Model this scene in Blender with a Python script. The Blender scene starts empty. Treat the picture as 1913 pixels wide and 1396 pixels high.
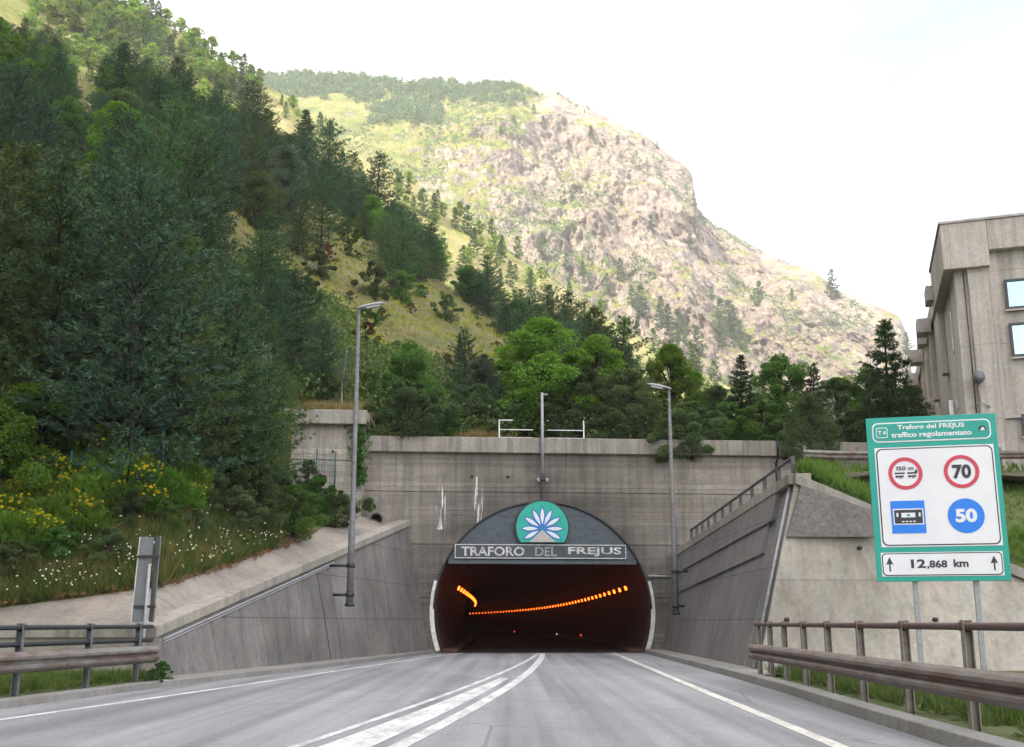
import bpy, bmesh, math, random
import numpy as np
from mathutils import Vector, Matrix, noise as mnoise

# ------------------------------------------------------------------ camera, sky, sun, exposure
scene = bpy.context.scene
COL = scene.collection
FPX, PITCH, EYE = 2050.0, math.radians(12.8), 1.35
cam_d = bpy.data.cameras.new('camera'); cam = bpy.data.objects.new('camera', cam_d); COL.objects.link(cam)
cam.location = (0, 0, EYE); cam.rotation_euler = (math.radians(90) + PITCH, 0, 0)
cam_d.sensor_width = 36.0; cam_d.sensor_fit = 'HORIZONTAL'; cam_d.lens = 36.0 * FPX / 1913.0
cam_d.clip_start = 0.1; cam_d.clip_end = 9000
scene.camera = cam
SUN = Vector((-0.60, -0.62, 0.50)).normalized()          # towards the sun
sun_d = bpy.data.lights.new('sun', 'SUN'); sun = bpy.data.objects.new('sun', sun_d); COL.objects.link(sun)
sun_d.energy = 5.0; sun_d.angle = math.radians(0.5); sun_d.color = (1.0, 0.92, 0.76)
sun.rotation_euler = SUN.to_track_quat('Z', 'Y').to_euler(); sun.location = (-60, -60, 120)
world = bpy.data.worlds.new('World'); scene.world = world; world.use_nodes = True
wt = world.node_tree; wt.nodes.clear()
w_out = wt.nodes.new('ShaderNodeOutputWorld'); w_bg = wt.nodes.new('ShaderNodeBackground')
w_sky = wt.nodes.new('ShaderNodeTexSky'); w_sky.sky_type = 'NISHITA'; w_sky.sun_disc = False
w_sky.sun_elevation = math.asin(SUN.z); w_sky.sun_rotation = math.atan2(SUN.x, SUN.y)
w_sky.altitude = 1200; w_sky.dust_density = 1.4; w_sky.ozone_density = 1.0
w_co = wt.nodes.new('ShaderNodeTexCoord'); w_map = wt.nodes.new('ShaderNodeMapping'); w_map.inputs['Scale'].default_value = (1.6, 1.6, 4.0)
w_n = wt.nodes.new('ShaderNodeTexNoise'); w_n.inputs['Scale'].default_value = 1.7; w_n.inputs['Detail'].default_value = 7; w_n.inputs['Roughness'].default_value = 0.6
w_r = wt.nodes.new('ShaderNodeValToRGB'); w_r.color_ramp.elements[0].position = 0.34; w_r.color_ramp.elements[1].position = 0.58
w_r.color_ramp.elements[0].color = (0.35,) * 3 + (1,)
w_mix = wt.nodes.new('ShaderNodeMix'); w_mix.data_type = 'RGBA'; w_mix.inputs['B'].default_value = (13.2, 12.9, 12.7, 1)   # thin bright cloud
wt.links.new(w_co.outputs['Generated'], w_map.inputs['Vector']); wt.links.new(w_map.outputs[0], w_n.inputs['Vector'])
w_dot = wt.nodes.new('ShaderNodeVectorMath'); w_dot.operation = 'DOT_PRODUCT'; w_nm = wt.nodes.new('ShaderNodeVectorMath'); w_nm.operation = 'NORMALIZE'
_b = Vector((0.50, 0.80, 0.52)).normalized(); w_dot.inputs[1].default_value = _b                 # the bluer gap in the cloud
wt.links.new(w_co.outputs['Generated'], w_nm.inputs[0]); wt.links.new(w_nm.outputs[0], w_dot.inputs[0])
w_mr = wt.nodes.new('ShaderNodeMapRange'); w_mr.interpolation_type = 'SMOOTHSTEP'; w_mr.inputs['From Min'].default_value = .925; w_mr.inputs['From Max'].default_value = .985; w_mr.inputs['To Min'].default_value = 1.0; w_mr.inputs['To Max'].default_value = .16
wt.links.new(w_dot.outputs['Value'], w_mr.inputs['Value']); w_mul = wt.nodes.new('ShaderNodeMath'); w_mul.operation = 'MULTIPLY'
wt.links.new(w_n.outputs['Fac'], w_r.inputs['Fac']); wt.links.new(w_r.outputs['Color'], w_mul.inputs[0]); wt.links.new(w_mr.outputs[0], w_mul.inputs[1]); wt.links.new(w_mul.outputs[0], w_mix.inputs['Factor'])
wt.links.new(w_sky.outputs[0], w_mix.inputs['A']); wt.links.new(w_mix.outputs['Result'], w_bg.inputs['Color'])
w_bg.inputs['Strength'].default_value = 0.10
wt.links.new(w_bg.outputs[0], w_out.inputs['Surface'])
scene.view_settings.view_transform = 'Standard'; scene.view_settings.look = 'None'
scene.view_settings.gamma = 1.0; scene.view_settings.exposure = 1.3
scene.render.engine = 'CYCLES'
scene.cycles.max_bounces = 6; scene.cycles.diffuse_bounces = 3; scene.cycles.transparent_max_bounces = 6
scene.cycles.volume_bounces = 0; scene.cycles.use_denoising = True
scene.cycles.sample_clamp_indirect = 6.0

rng = np.random.default_rng(7); random.seed(7)
SP, CP = math.sin(PITCH), math.cos(PITCH)

# ------------------------------------------------------------------ measuring helpers
def ray(px, py):
    cx, cy = (px - 956.5) / FPX, (698 - py) / FPX
    return Vector((cx, CP - cy * SP, SP + cy * CP))
def at(px, py, Y):
    q = ray(px, py); t = Y / q.y
    return Vector((q.x * t, Y, EYE + q.z * t))
def gnd(px, py, z=0.0):
    q = ray(px, py); t = (z - EYE) / q.z
    return Vector((q.x * t, q.y * t, z))
def az_el(px, py):
    q = ray(px, py); return math.atan2(q.x, q.y), q.z / math.hypot(q.x, q.y)
def to_px(v):
    v = Vector(v) - Vector((0, 0, EYE)); d = v.y * CP + v.z * SP
    return 956.5 + FPX * v.x / d, 698 - FPX * (-v.y * SP + v.z * CP) / d

# ------------------------------------------------------------------ node helpers and materials
class NT:
    def __init__(s, name):
        s.m = bpy.data.materials.new(name); s.m.use_nodes = True; s.t = s.m.node_tree; s.t.nodes.clear()
        s.out = s.n('ShaderNodeOutputMaterial'); s.p = s.n('ShaderNodeBsdfPrincipled'); s.l(s.p.outputs[0], s.out.inputs['Surface'])
        s.geo = None
    def n(s, k, **kw):
        a = s.t.nodes.new(k)
        for q, v in kw.items(): setattr(a, q, v)
        return a
    def l(s, a, b): s.t.links.new(a, b)
    def pos(s):
        if not s.geo: s.geo = s.n('ShaderNodeNewGeometry')
        return s.geo.outputs['Position']
    def map(s, v, scale=(1, 1, 1), rot=(0, 0, 0), loc=(0, 0, 0)):
        a = s.n('ShaderNodeMapping'); a.inputs['Scale'].default_value = scale; a.inputs['Rotation'].default_value = rot; a.inputs['Location'].default_value = loc
        s.l(v, a.inputs['Vector']); return a.outputs[0]
    def noise(s, v, scale, detail=5, rough=0.55, dist=0.0):
        a = s.n('ShaderNodeTexNoise'); a.inputs['Scale'].default_value = scale; a.inputs['Detail'].default_value = detail
        a.inputs['Roughness'].default_value = rough; a.inputs['Distortion'].default_value = dist; s.l(v, a.inputs['Vector']); return a.outputs['Fac']
    def ramp(s, f, *stops):
        a = s.n('ShaderNodeValToRGB'); e = a.color_ramp.elements
        while len(e) < len(stops): e.new(0.5)
        for i, (p, c) in enumerate(stops):
            e[i].position = p; e[i].color = (c, c, c, 1) if isinstance(c, (int, float)) else (*c, 1)
        s.l(f, a.inputs['Fac']); return a.outputs['Color']
    def mix(s, f, a, b, mode='MIX'):
        x = s.n('ShaderNodeMix', data_type='RGBA', blend_type=mode)
        for sock, v in ((x.inputs['Factor'], f), (x.inputs['A'], a), (x.inputs['B'], b)):
            if hasattr(v, 'is_linked') or isinstance(v, bpy.types.NodeSocket): s.l(v, sock)
            elif isinstance(v, (int, float)) and sock.type == 'VALUE': sock.default_value = v
            elif isinstance(v, (int, float)): sock.default_value = (v, v, v, 1)
            else: sock.default_value = (*v, 1)
        return x.outputs['Result']
    def math(s, op, a, b=None, clamp=False):
        x = s.n('ShaderNodeMath', operation=op, use_clamp=clamp)
        for i, v in enumerate((a, b)):
            if v is None: continue
            if isinstance(v, (int, float)): x.inputs[i].default_value = v
            else: s.l(v, x.inputs[i])
        return x.outputs[0]
    def xyz(s, v):
        a = s.n('ShaderNodeSeparateXYZ'); s.l(v, a.inputs[0]); return a.outputs
    def comb(s, x, y, z):
        a = s.n('ShaderNodeCombineXYZ')
        for i, v in enumerate((x, y, z)):
            if isinstance(v, (int, float)): a.inputs[i].default_value = v
            else: s.l(v, a.inputs[i])
        return a.outputs[0]
    def bump(s, h, strength=0.4, dist=0.02):
        a = s.n('ShaderNodeBump'); a.inputs['Strength'].default_value = strength; a.inputs['Distance'].default_value = dist
        s.l(h, a.inputs['Height']); s.l(a.outputs[0], s.p.inputs['Normal'])
    def col(s, c):
        if isinstance(c, bpy.types.NodeSocket): s.l(c, s.p.inputs['Base Color'])
        else: s.p.inputs['Base Color'].default_value = (*c, 1)
    def rough(s, r): s.p.inputs['Roughness'].default_value = r

def m_plain(name, c, rough=0.6, metal=0.0, var=0.12, scale=6.0):
    k = NT(name); f = k.noise(k.pos(), scale, 5, 0.65)
    k.col(k.mix(1.0, c, k.ramp(f, (0.3, 1 - var), (0.7, 1 + var)), 'MULTIPLY')); k.rough(rough); k.p.inputs['Metallic'].default_value = metal
    k.bump(f, 0.08, 0.01); return k.m
def m_emit(name, c, st):
    k = NT(name); k.col(c); k.p.inputs['Emission Color'].default_value = (*c, 1); k.p.inputs['Emission Strength'].default_value = st; return k.m

def m_concrete(name, base, board=None, axis='x', panel=None, soot=None, streak=0.5, patches=0.35, drips=()):
    """weathered concrete: blotches, run-off streaks, board marks or panel joints, soot round a tunnel mouth"""
    k = NT(name); P = k.pos(); o = k.xyz(P); u = o[0] if axis == 'x' else o[1]
    uz = k.comb(u, o[2], 0.0)
    c = k.mix(k.ramp(k.noise(P, 0.35, 6, 0.6), (0.35, 0), (0.65, 1)), tuple(b * (1 - patches * .5) for b in base), tuple(b * (1 + patches * .5) for b in base))
    fine = k.noise(P, 7.0, 8, 0.7)
    c = k.mix(0.8, c, k.ramp(fine, (0.3, 0.78), (0.7, 1.2)), 'MULTIPLY')
    c = k.mix(0.5, c, k.ramp(k.noise(P, 1.3, 4, 0.6), (0.35, (0.92, 1.0, 1.0)), (0.65, (1.1, 1.0, 0.94))), 'MULTIPLY')
    st = k.noise(k.map(P, (3.2, 3.2, 0.16)), 1.0, 6, 0.65)
    c = k.mix(streak, c, k.ramp(st, (0.36, 0.52), (0.56, 1.08)), 'MULTIPLY')
    h = fine
    if board:
        def course(hgt, thick, lo_, seed):
            zw = k.math('ADD', o[2], k.math('MULTIPLY', k.math('SUBTRACT', k.noise(k.map(P, (.5, .5, 1)), 1.0, 3), 0.5), .07)); zz_ = k.math('DIVIDE', zw, hgt); row = k.math('FLOOR', zz_); fr = k.math('FRACT', zz_)
            wn = k.n('ShaderNodeTexWhiteNoise', noise_dimensions='1D'); k.l(k.math('ADD', row, seed), wn.inputs['W']); seg = k.noise(k.comb(k.math('MULTIPLY', u, .28), k.math('MULTIPLY', row, 3.7), seed), 1.0, 2)
            line = k.math('MULTIPLY', k.ramp(fr, (0.0, 1), (thick, 1), (thick * 2.2, 0)), k.ramp(k.math('ADD', k.math('MULTIPLY', wn.outputs['Value'], .6), k.math('MULTIPLY', seg, .55)), (.42, .05), (.72, 1)))
            tint = k.ramp(k.math('ADD', k.math('MULTIPLY', wn.outputs['Value'], .5), k.math('MULTIPLY', k.noise(k.comb(k.math('MULTIPLY', u, .45), k.math('MULTIPLY', row, 7.3), seed + 3), 1.0, 2), .5)), (.25, .84), (.75, 1.14)); return line, tint
        l1, t1 = course(board[1] * .62, .05, .4, 3.0); l2, t2 = course(board[1] * 3.4, .022, .3, 11.0)
        c = k.mix(1.0, c, t1, 'MULTIPLY'); c = k.mix(.8, c, t2, 'MULTIPLY'); c = k.mix(k.math('MULTIPLY', l1, .62), c, (.06, .055, .05)); c = k.mix(k.math('MULTIPLY', l2, .75), c, (.05, .046, .042))
        h = k.math('SUBTRACT', k.math('MULTIPLY', fine, 0.4), k.math('ADD', l1, l2))
    if False:
        b = k.n('ShaderNodeTexBrick'); b.offset = 0.37; b.inputs['Scale'].default_value = 1.0
        b.inputs['Brick Width'].default_value = board[0]; b.inputs['Row Height'].default_value = board[1]
        b.inputs['Mortar Size'].default_value = board[2]; b.inputs['Mortar Smooth'].default_value = 0.4; b.inputs['Bias'].default_value = 0.1
        b.inputs['Color1'].default_value = (0.82,) * 3 + (1,); b.inputs['Color2'].default_value = (1.14,) * 3 + (1,); b.inputs['Mortar'].default_value = (0.52,) * 3 + (1,)
        wob = k.noise(P, 2.0, 3); dz = k.math('MULTIPLY', k.math('SUBTRACT', wob, 0.5), 0.05)
        k.l(k.comb(u, k.math('ADD', o[2], dz), 0.0), b.inputs['Vector'])
        brk = k.ramp(k.noise(P, 0.9, 4, 0.6), (0.36, 0.15), (0.6, 1.0))
        c = k.mix(brk, c, k.mix(1.0, c, b.outputs['Color'], 'MULTIPLY'))
        h = k.math('SUBTRACT', k.math('MULTIPLY', fine, 0.4), b.outputs['Fac'])
    if panel:
        if panel[0] >= 60: uz = k.comb(panel[0] * .37, o[2], 0.0)
        b = k.n('ShaderNodeTexBrick'); b.offset = panel[3] if len(panel) > 3 else 0.0; b.inputs['Scale'].default_value = 1.0
        b.inputs['Brick Width'].default_value = panel[0]; b.inputs['Row Height'].default_value = panel[1]
        b.inputs['Mortar Size'].default_value = panel[2]; b.inputs['Mortar Smooth'].default_value = 0.3
        b.inputs['Color1'].default_value = (0.93,) * 3 + (1,); b.inputs['Color2'].default_value = (1.07,) * 3 + (1,); b.inputs['Mortar'].default_value = (0.5,) * 3 + (1,)
        k.l(uz, b.inputs['Vector']); c = k.mix(0.85, c, b.outputs['Color'], 'MULTIPLY')
    if soot:
        cx, cy, cz, r0, r1, lo = soot
        d = k.n('ShaderNodeVectorMath', operation='DISTANCE'); k.l(P, d.inputs[0]); d.inputs[1].default_value = (cx, cy, cz)
        dd = k.math('ADD', d.outputs['Value'], k.math('MULTIPLY', k.math('SUBTRACT', k.noise(k.map(P, (0.5, 0.5, 0.9)), 1.0, 6, 0.65), 0.5), 5.0))
        mr = k.n('ShaderNodeMapRange'); mr.inputs['From Min'].default_value = r0; mr.inputs['From Max'].default_value = r1; mr.inputs['To Min'].default_value = lo
        k.l(dd, mr.inputs['Value']); c = k.mix(1.0, c, mr.outputs[0], 'MULTIPLY')
    for (u0, hw, z0, z1) in drips:      # lime run-off below a weep hole
        a = k.math('LESS_THAN', k.math('ABSOLUTE', k.math('SUBTRACT', u, u0)), hw)
        b1 = k.math('MULTIPLY', k.math('GREATER_THAN', o[2], z0), k.math('LESS_THAN', o[2], z1))
        nn = k.ramp(k.noise(k.map(P, (9, 9, 0.7)), 1.0, 4, 0.6), (0.52, 0), (0.6, 1))
        c = k.mix(k.math('MULTIPLY', k.math('MULTIPLY', a, b1), nn), c, (0.72, 0.72, 0.72))
    k.col(c); k.rough(0.9); k.bump(h, 0.55, 0.02); return k.m

def m_leaf(name, dark, light, trans=0.25, warm=0.0):
    """leaf or needle: tint per tuft, per plant and in drifts through the crown"""
    k = NT(name); at_ = k.n('ShaderNodeAttribute', attribute_name='tint'); oi = k.n('ShaderNodeObjectInfo')
    tc = k.n('ShaderNodeTexCoord'); nz = k.noise(tc.outputs['Object'], 0.8, 3)
    f = k.math('ADD', k.math('MULTIPLY', at_.outputs['Fac'], 0.55), k.math('MULTIPLY', k.ramp(nz, (0.35, 0), (0.65, 1)), 0.45), True)
    c = k.mix(f, dark, light)
    hs = k.n('ShaderNodeHueSaturation'); k.l(c, hs.inputs['Color'])
    k.l(k.math('ADD', 0.485, k.math('MULTIPLY', oi.outputs['Random'], 0.04)), hs.inputs['Hue'])
    k.l(k.math('ADD', 0.72, k.math('MULTIPLY', k.math('FRACT', k.math('MULTIPLY', oi.outputs['Random'], 7.3)), 0.72)), hs.inputs['Value'])
    c = hs.outputs[0]; k.col(c); k.rough(0.6); k.p.inputs['Specular IOR Level'].default_value = 0.25
    tr = k.n('ShaderNodeBsdfTranslucent'); k.l(k.mix(1.0, c, (1.5, 1.6, 0.7), 'MULTIPLY'), tr.inputs['Color'])
    ms = k.n('ShaderNodeMixShader'); ms.inputs[0].default_value = trans
    k.l(k.p.outputs[0], ms.inputs[1]); k.l(tr.outputs[0], ms.inputs[2]); k.l(ms.outputs[0], k.out.inputs['Surface']); return k.m

def m_ground(name, cols, scale=0.25, fine=3.0):
    k = NT(name); P = k.pos(); a = k.noise(P, scale, 8, 0.65, 0.4); st = [(0.28 + 0.44 * i / (len(cols) - 1), c) for i, c in enumerate(cols)]
    c = k.ramp(a, *st); f = k.noise(P, fine, 8, 0.75); c = k.mix(1.0, c, k.ramp(f, (0.3, 0.55), (0.7, 1.4)), 'MULTIPLY')
    k.col(c); k.rough(1.0); k.bump(f, 0.8, 0.15); return k.m

def m_asphalt(name, base, tracks=True):
    k = NT(name); P = k.pos(); o = k.xyz(P)
    c = k.mix(k.ramp(k.noise(k.map(P, (0.5, 0.16, 1)), 1.0, 6, 0.6), (0.35, 0), (0.65, 1)), tuple(b * .86 for b in base), tuple(b * 1.12 for b in base))
    c = k.mix(0.7, c, k.ramp(k.noise(k.map(P, (1.9, 0.03, 1)), 1.0, 4, 0.5), (0.38, 0.58), (0.6, 1.10)), 'MULTIPLY')
    g = k.noise(P, 34.0, 4, 0.75); c = k.mix(0.9, c, k.ramp(g, (0.30, 0.45), (0.70, 1.45)), 'MULTIPLY')
    c = k.mix(0.6, c, k.ramp(k.noise(P, 5.0, 6, 0.7), (0.4, 0.86), (0.62, 1.07)), 'MULTIPLY')
    v = k.n('ShaderNodeTexVoronoi', feature='DISTANCE_TO_EDGE'); v.inputs['Scale'].default_value = 0.22
    k.l(k.mix(0.12, P, k.n('ShaderNodeTexNoise').outputs['Color']), v.inputs['Vector'])
    crack = k.math('MULTIPLY', k.math('LESS_THAN', v.outputs['Distance'], 0.004), k.ramp(k.noise(P, 0.25, 3), (0.44, 0), (0.5, 1)))
    pv = k.n('ShaderNodeTexVoronoi', feature='F1'); pv.inputs['Scale'].default_value = 1.0; k.l(k.map(P, (.30, .11, 1)), pv.inputs['Vector']); c = k.mix(0.8, c, k.ramp(k.xyz(pv.outputs['Color'])[0], (0.10, 0.86), (0.2, 1.0)), 'MULTIPLY')
    c = k.mix(k.ramp(k.noise(P, 1.7, 3, .5), (.70, 0), (.76, .45)), c, (.06, .06, .06))
    c = k.mix(k.math('MULTIPLY', crack, 0.4), c, (0.03, 0.03, 0.03))
    k.col(c); k.rough(0.85); k.bump(g, 0.5, 0.006); return k.m

def m_paint(name, base):
    k = NT(name); P = k.pos(); w = k.noise(P, 14.0, 6, 0.75)
    c = k.mix(k.ramp(k.math('ADD', k.math('MULTIPLY', w, .6), k.math('MULTIPLY', k.noise(k.map(P, (1, .35, 1)), 2.2, 6, .7), .5)), (0.46, 0), (0.66, 0.95)), base, (0.24, 0.238, 0.245)); c = k.mix(0.5, c, k.ramp(k.noise(P, 1.2, 4), (0.35, 0.8), (0.65, 1.1)), 'MULTIPLY')
    k.col(c); k.rough(0.75); return k.m

def m_rust(name, base, rust, amt):
    k = NT(name); P = k.pos(); f = k.noise(k.map(P, (1.0, 0.6, 2.2)), 2.2, 8, 0.7)
    g = k.noise(P, 22.0, 6, 0.7)
    c = k.mix(k.ramp(f, (amt - .12, 1), (amt + .12, 0)), base, rust); c = k.mix(0.7, c, k.ramp(g, (0.3, 0.7), (0.7, 1.25)), 'MULTIPLY')
    k.col(c); k.rough(0.65); k.p.inputs['Metallic'].default_value = 0.25; k.bump(g, 0.25, 0.004); return k.m

def m_rock(name):
    """mountain face: strata, cracks, scree and grass on the gentler parts"""
    k = NT(name); P = k.pos(); g = k.geo
    big = k.noise(P, 0.012, 8, 0.62); med = k.noise(k.map(P, (1, 1, 2.6)), 0.035, 9, 0.72, 0.6); fine = k.noise(k.map(P, (1, 1, 1.6)), 0.16, 8, 0.78)
    rock = k.ramp(med, (0.32, (0.31, 0.26, 0.26)), (0.45, (0.52, 0.425, 0.37)), (0.56, (0.62, 0.51, 0.43)), (0.68, (0.67, 0.59, 0.49)))
    rock = k.mix(0.9, rock, k.ramp(fine, (0.36, 0.54), (0.64, 1.28)), 'MULTIPLY')
    stra = k.noise(k.map(P, (.012, .012, .30), (.25, .12, 0)), 1.0, 8, .75, .4); rock = k.mix(0.75, rock, k.ramp(stra, (0.40, 0.70), (0.48, 1.0), (0.62, 1.10)), 'MULTIPLY')
    vfine = k.noise(P, 0.55, 6, 0.8); rock = k.mix(0.8, rock, k.ramp(vfine, (0.36, 0.70), (0.62, 1.18)), 'MULTIPLY')
    cv = k.n('ShaderNodeTexVoronoi', feature='DISTANCE_TO_EDGE'); cv.inputs['Scale'].default_value = .05; k.l(k.mix(.75, k.map(P, (1, 1, .8)), k.math('MULTIPLY', med, 60)), cv.inputs['Vector'])
    rock = k.mix(k.math('MULTIPLY', k.ramp(cv.outputs['Distance'], (0.0, 1), (0.035, 0)), k.ramp(k.noise(P, .03, 4), (.46, 0), (.54, 1))), rock, (.10, .09, .10))
    grass = k.ramp(k.noise(P, 0.05, 7, 0.7), (0.36, (0.14, 0.205, 0.036)), (0.50, (0.29, 0.31, 0.070)), (0.66, (0.47, 0.39, 0.16)))
    grass = k.mix(0.8, grass, k.ramp(fine, (0.32, 0.62), (0.66, 1.3)), 'MULTIPLY')
    nz = k.xyz(g.outputs['Normal'])[2]; o = k.xyz(P)
    at_ = k.n('ShaderNodeAttribute', attribute_name='grassy')
    f = k.math('ADD', k.math('MULTIPLY', nz, 0.95), k.math('MULTIPLY', k.math('SUBTRACT', big, 0.5), 1.5))
    f = k.math('ADD', f, k.math('MULTIPLY', k.math('SUBTRACT', med, 0.5), 1.0)); f = k.math('ADD', f, at_.outputs['Fac']); f = k.math('ADD', f, k.math('MULTIPLY', k.math('SUBTRACT', fine, 0.5), 1.1)); f = k.math('ADD', f, k.math('MULTIPLY', k.math('SUBTRACT', k.noise(P, 0.028, 5, 0.6), 0.5), 1.3))
    k.col(k.mix(k.ramp(f, (0.62, 0), (0.84, 1)), rock, grass)); k.rough(1.0); k.bump(k.math('ADD', med, k.math('MULTIPLY', fine, 0.9)), 1.0, 7.0); return k.m

# ------------------------------------------------------------------ object helpers
def tag(o, label=None, cat=None, group=None, kind=None):
    for a, v in (('label', label), ('category', cat), ('group', group), ('kind', kind)):
        if v: o[a] = v
    return o
def thing(name, label, cat, loc=(0, 0, 0), group=None, rotz=0.0):
    o = bpy.data.objects.new(name, None); o.empty_display_size = 0.3; COL.objects.link(o)
    o.location = loc; o.rotation_euler = (0, 0, rotz); return tag(o, label, cat, group)
class MB:
    """collects boxes, bars, tubes and sheets for ONE mesh"""
    def __init__(s): s.v = []; s.f = []; s.sm = []
    def add(s, vs, fs, smooth=False):
        b = len(s.v); s.v += [tuple(v) for v in vs]; s.f += [tuple(i + b for i in f) for f in fs]; s.sm += [smooth] * len(fs); return s
    def box(s, c, d, M=None):
        x, y, z = (q / 2 for q in d); vs = [Vector((sx * x, sy * y, sz * z)) for sz in (-1, 1) for sx, sy in ((-1, -1), (1, -1), (1, 1), (-1, 1))]
        if M is not None: vs = [M @ v for v in vs]
        return s.add([v + Vector(c) for v in vs], [(3, 2, 1, 0), (4, 5, 6, 7), (0, 1, 5, 4), (1, 2, 6, 5), (2, 3, 7, 6), (3, 0, 4, 7)])
    def hexa(s, low, up):                       # two quads, same winding (counter-clockwise from above)
        n = len(low); return s.add(list(low) + list(up), [tuple(range(n))[::-1], tuple(range(n, 2 * n))] + [(i, (i + 1) % n, n + (i + 1) % n, n + i) for i in range(n)])
    def tube(s, pts, r, n=8, cap=True):
        pts = [Vector(p) for p in pts]; rs = r if isinstance(r, (list, tuple)) else [r] * len(pts); vs = []; fs = []
        for i, p in enumerate(pts):
            d = (pts[min(i + 1, len(pts) - 1)] - pts[max(i - 1, 0)]).normalized()
            a = d.cross(Vector((0, 0, 1)) if abs(d.z) < .9 else Vector((1, 0, 0))).normalized(); b = d.cross(a)
            for j in range(n):
                t = 2 * math.pi * j / n; vs.append(p + (a * math.cos(t) + b * math.sin(t)) * rs[i])
        for i in range(len(pts) - 1):
            for j in range(n): fs.append((i * n + j, i * n + (j + 1) % n, (i + 1) * n + (j + 1) % n, (i + 1) * n + j))
        if cap: fs += [tuple(range(n))[::-1], tuple((len(pts) - 1) * n + j for j in range(n))]
        return s.add(vs, fs, n > 4)
    def sweep(s, prof, rails):                  # prof: (offset, height) pairs, rails: list of (point, side vector); open strip, both caps
        n = len(prof); vs = []; fs = []
        for p, sd in rails: vs += [Vector(p) + Vector(sd) * a + Vector((0, 0, b)) for a, b in prof]
        for i in range(len(rails) - 1):
            for j in range(n): fs.append((i * n + j, (i + 1) * n + j, (i + 1) * n + (j + 1) % n, i * n + (j + 1) % n))
        fs += [tuple(range(n)), tuple((len(rails) - 1) * n + j for j in range(n))[::-1]]
        return s.add(vs, fs)
    def build(s, name, mat, parent=None, bevel=0.0, origin=None):
        me = bpy.data.meshes.new(name); off = Vector(parent.location) if parent else Vector(origin or (0, 0, 0))
        q = parent
        while q is not None and q.parent: q = q.parent; off = off + Vector(q.location)
        me.from_pydata([tuple(Vector(v) - off) for v in s.v], [], s.f); me.materials.append(mat)
        me.polygons.foreach_set('use_smooth', s.sm); me.update()
        bm = bmesh.new(); bm.from_mesh(me); bmesh.ops.recalc_face_normals(bm, faces=bm.faces); bm.to_mesh(me); bm.free()
        o = bpy.data.objects.new(name, me); COL.objects.link(o)
        if parent: o.parent = parent
        else: o.location = off
        if bevel: b = o.modifiers.new('edge', 'BEVEL'); b.width = bevel; b.segments = 2; b.limit_method = 'ANGLE'; b.angle_limit = math.radians(40)
        return o
def link_mesh(name, me, parent=None):
    o = bpy.data.objects.new(name, me); COL.objects.link(o)
    if parent: o.parent = parent
    return o
def struct(o): o['kind'] = 'structure'; return o

def sheet(name, V, mat, attr=None, smooth=True, parent=None):
    """V: (rows, cols, 3) array -> grid mesh"""
    nr, nc = V.shape[:2]; me = bpy.data.meshes.new(name); v = V.reshape(-1, 3)
    i = np.arange((nr - 1) * (nc - 1)); r, c = i // (nc - 1), i % (nc - 1); a = r * nc + c
    F = np.stack([a, a + 1, a + nc + 1, a + nc], 1)
    me.vertices.add(len(v)); me.vertices.foreach_set('co', v.ravel()); me.loops.add(F.size); me.loops.foreach_set('vertex_index', F.ravel().astype(np.int32))
    me.polygons.add(len(F)); me.polygons.foreach_set('loop_start', (np.arange(len(F)) * 4).astype(np.int32))
    me.update(calc_edges=True); me.validate()
    me.polygons.foreach_set('use_smooth', np.full(len(F), smooth)); me.materials.append(mat)
    if attr is not None:
        for nm, val in attr.items():
            at_ = me.attributes.new(nm, 'FLOAT', 'POINT'); at_.data.foreach_set('value', np.asarray(val, dtype=np.float32).ravel())
    return link_mesh(name, me, parent)

def quads_mesh(name, V, tint, mat):
    """V: (n, 4, 3) separate leaf quads"""
    n = len(V); me = bpy.data.meshes.new(name)
    me.vertices.add(n * 4); me.vertices.foreach_set('co', V.reshape(-1).astype(np.float32))
    me.loops.add(n * 4); me.loops.foreach_set('vertex_index', np.arange(n * 4, dtype=np.int32))
    me.polygons.add(n); me.polygons.foreach_set('loop_start', (np.arange(n) * 4).astype(np.int32))
    me.update(calc_edges=True); me.materials.append(mat)
    a = me.attributes.new('tint', 'FLOAT', 'POINT'); a.data.foreach_set('value', np.repeat(tint, 4).astype(np.float32)); return me

def unit(a): return a / np.maximum(np.linalg.norm(a, axis=-1, keepdims=True), 1e-9)
def blades(C, D, n, L, W, spread, tint=None, R=rng):
    """n leaf blades leaving every centre C around direction D -> quads, tints"""
    m = len(C); C = np.repeat(C, n, 0); D = unit(np.repeat(D, n, 0) + R.normal(0, spread, (m * n, 3)))
    L = (np.repeat(np.asarray(L, float) * np.ones(m), n) * R.uniform(.6, 1.2, m * n))[:, None]; W = (np.repeat(np.asarray(W, float) * np.ones(m), n) * R.uniform(.7, 1.2, m * n))[:, None]
    S = unit(np.cross(D, R.normal(0, 1, (m * n, 3))))
    Q = np.stack([C, C + D * L * .45 + S * W, C + D * L, C + D * L * .5 - S * W], 1)
    t = np.repeat(R.uniform(0, 1, m) if tint is None else tint, n); return Q, t

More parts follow.
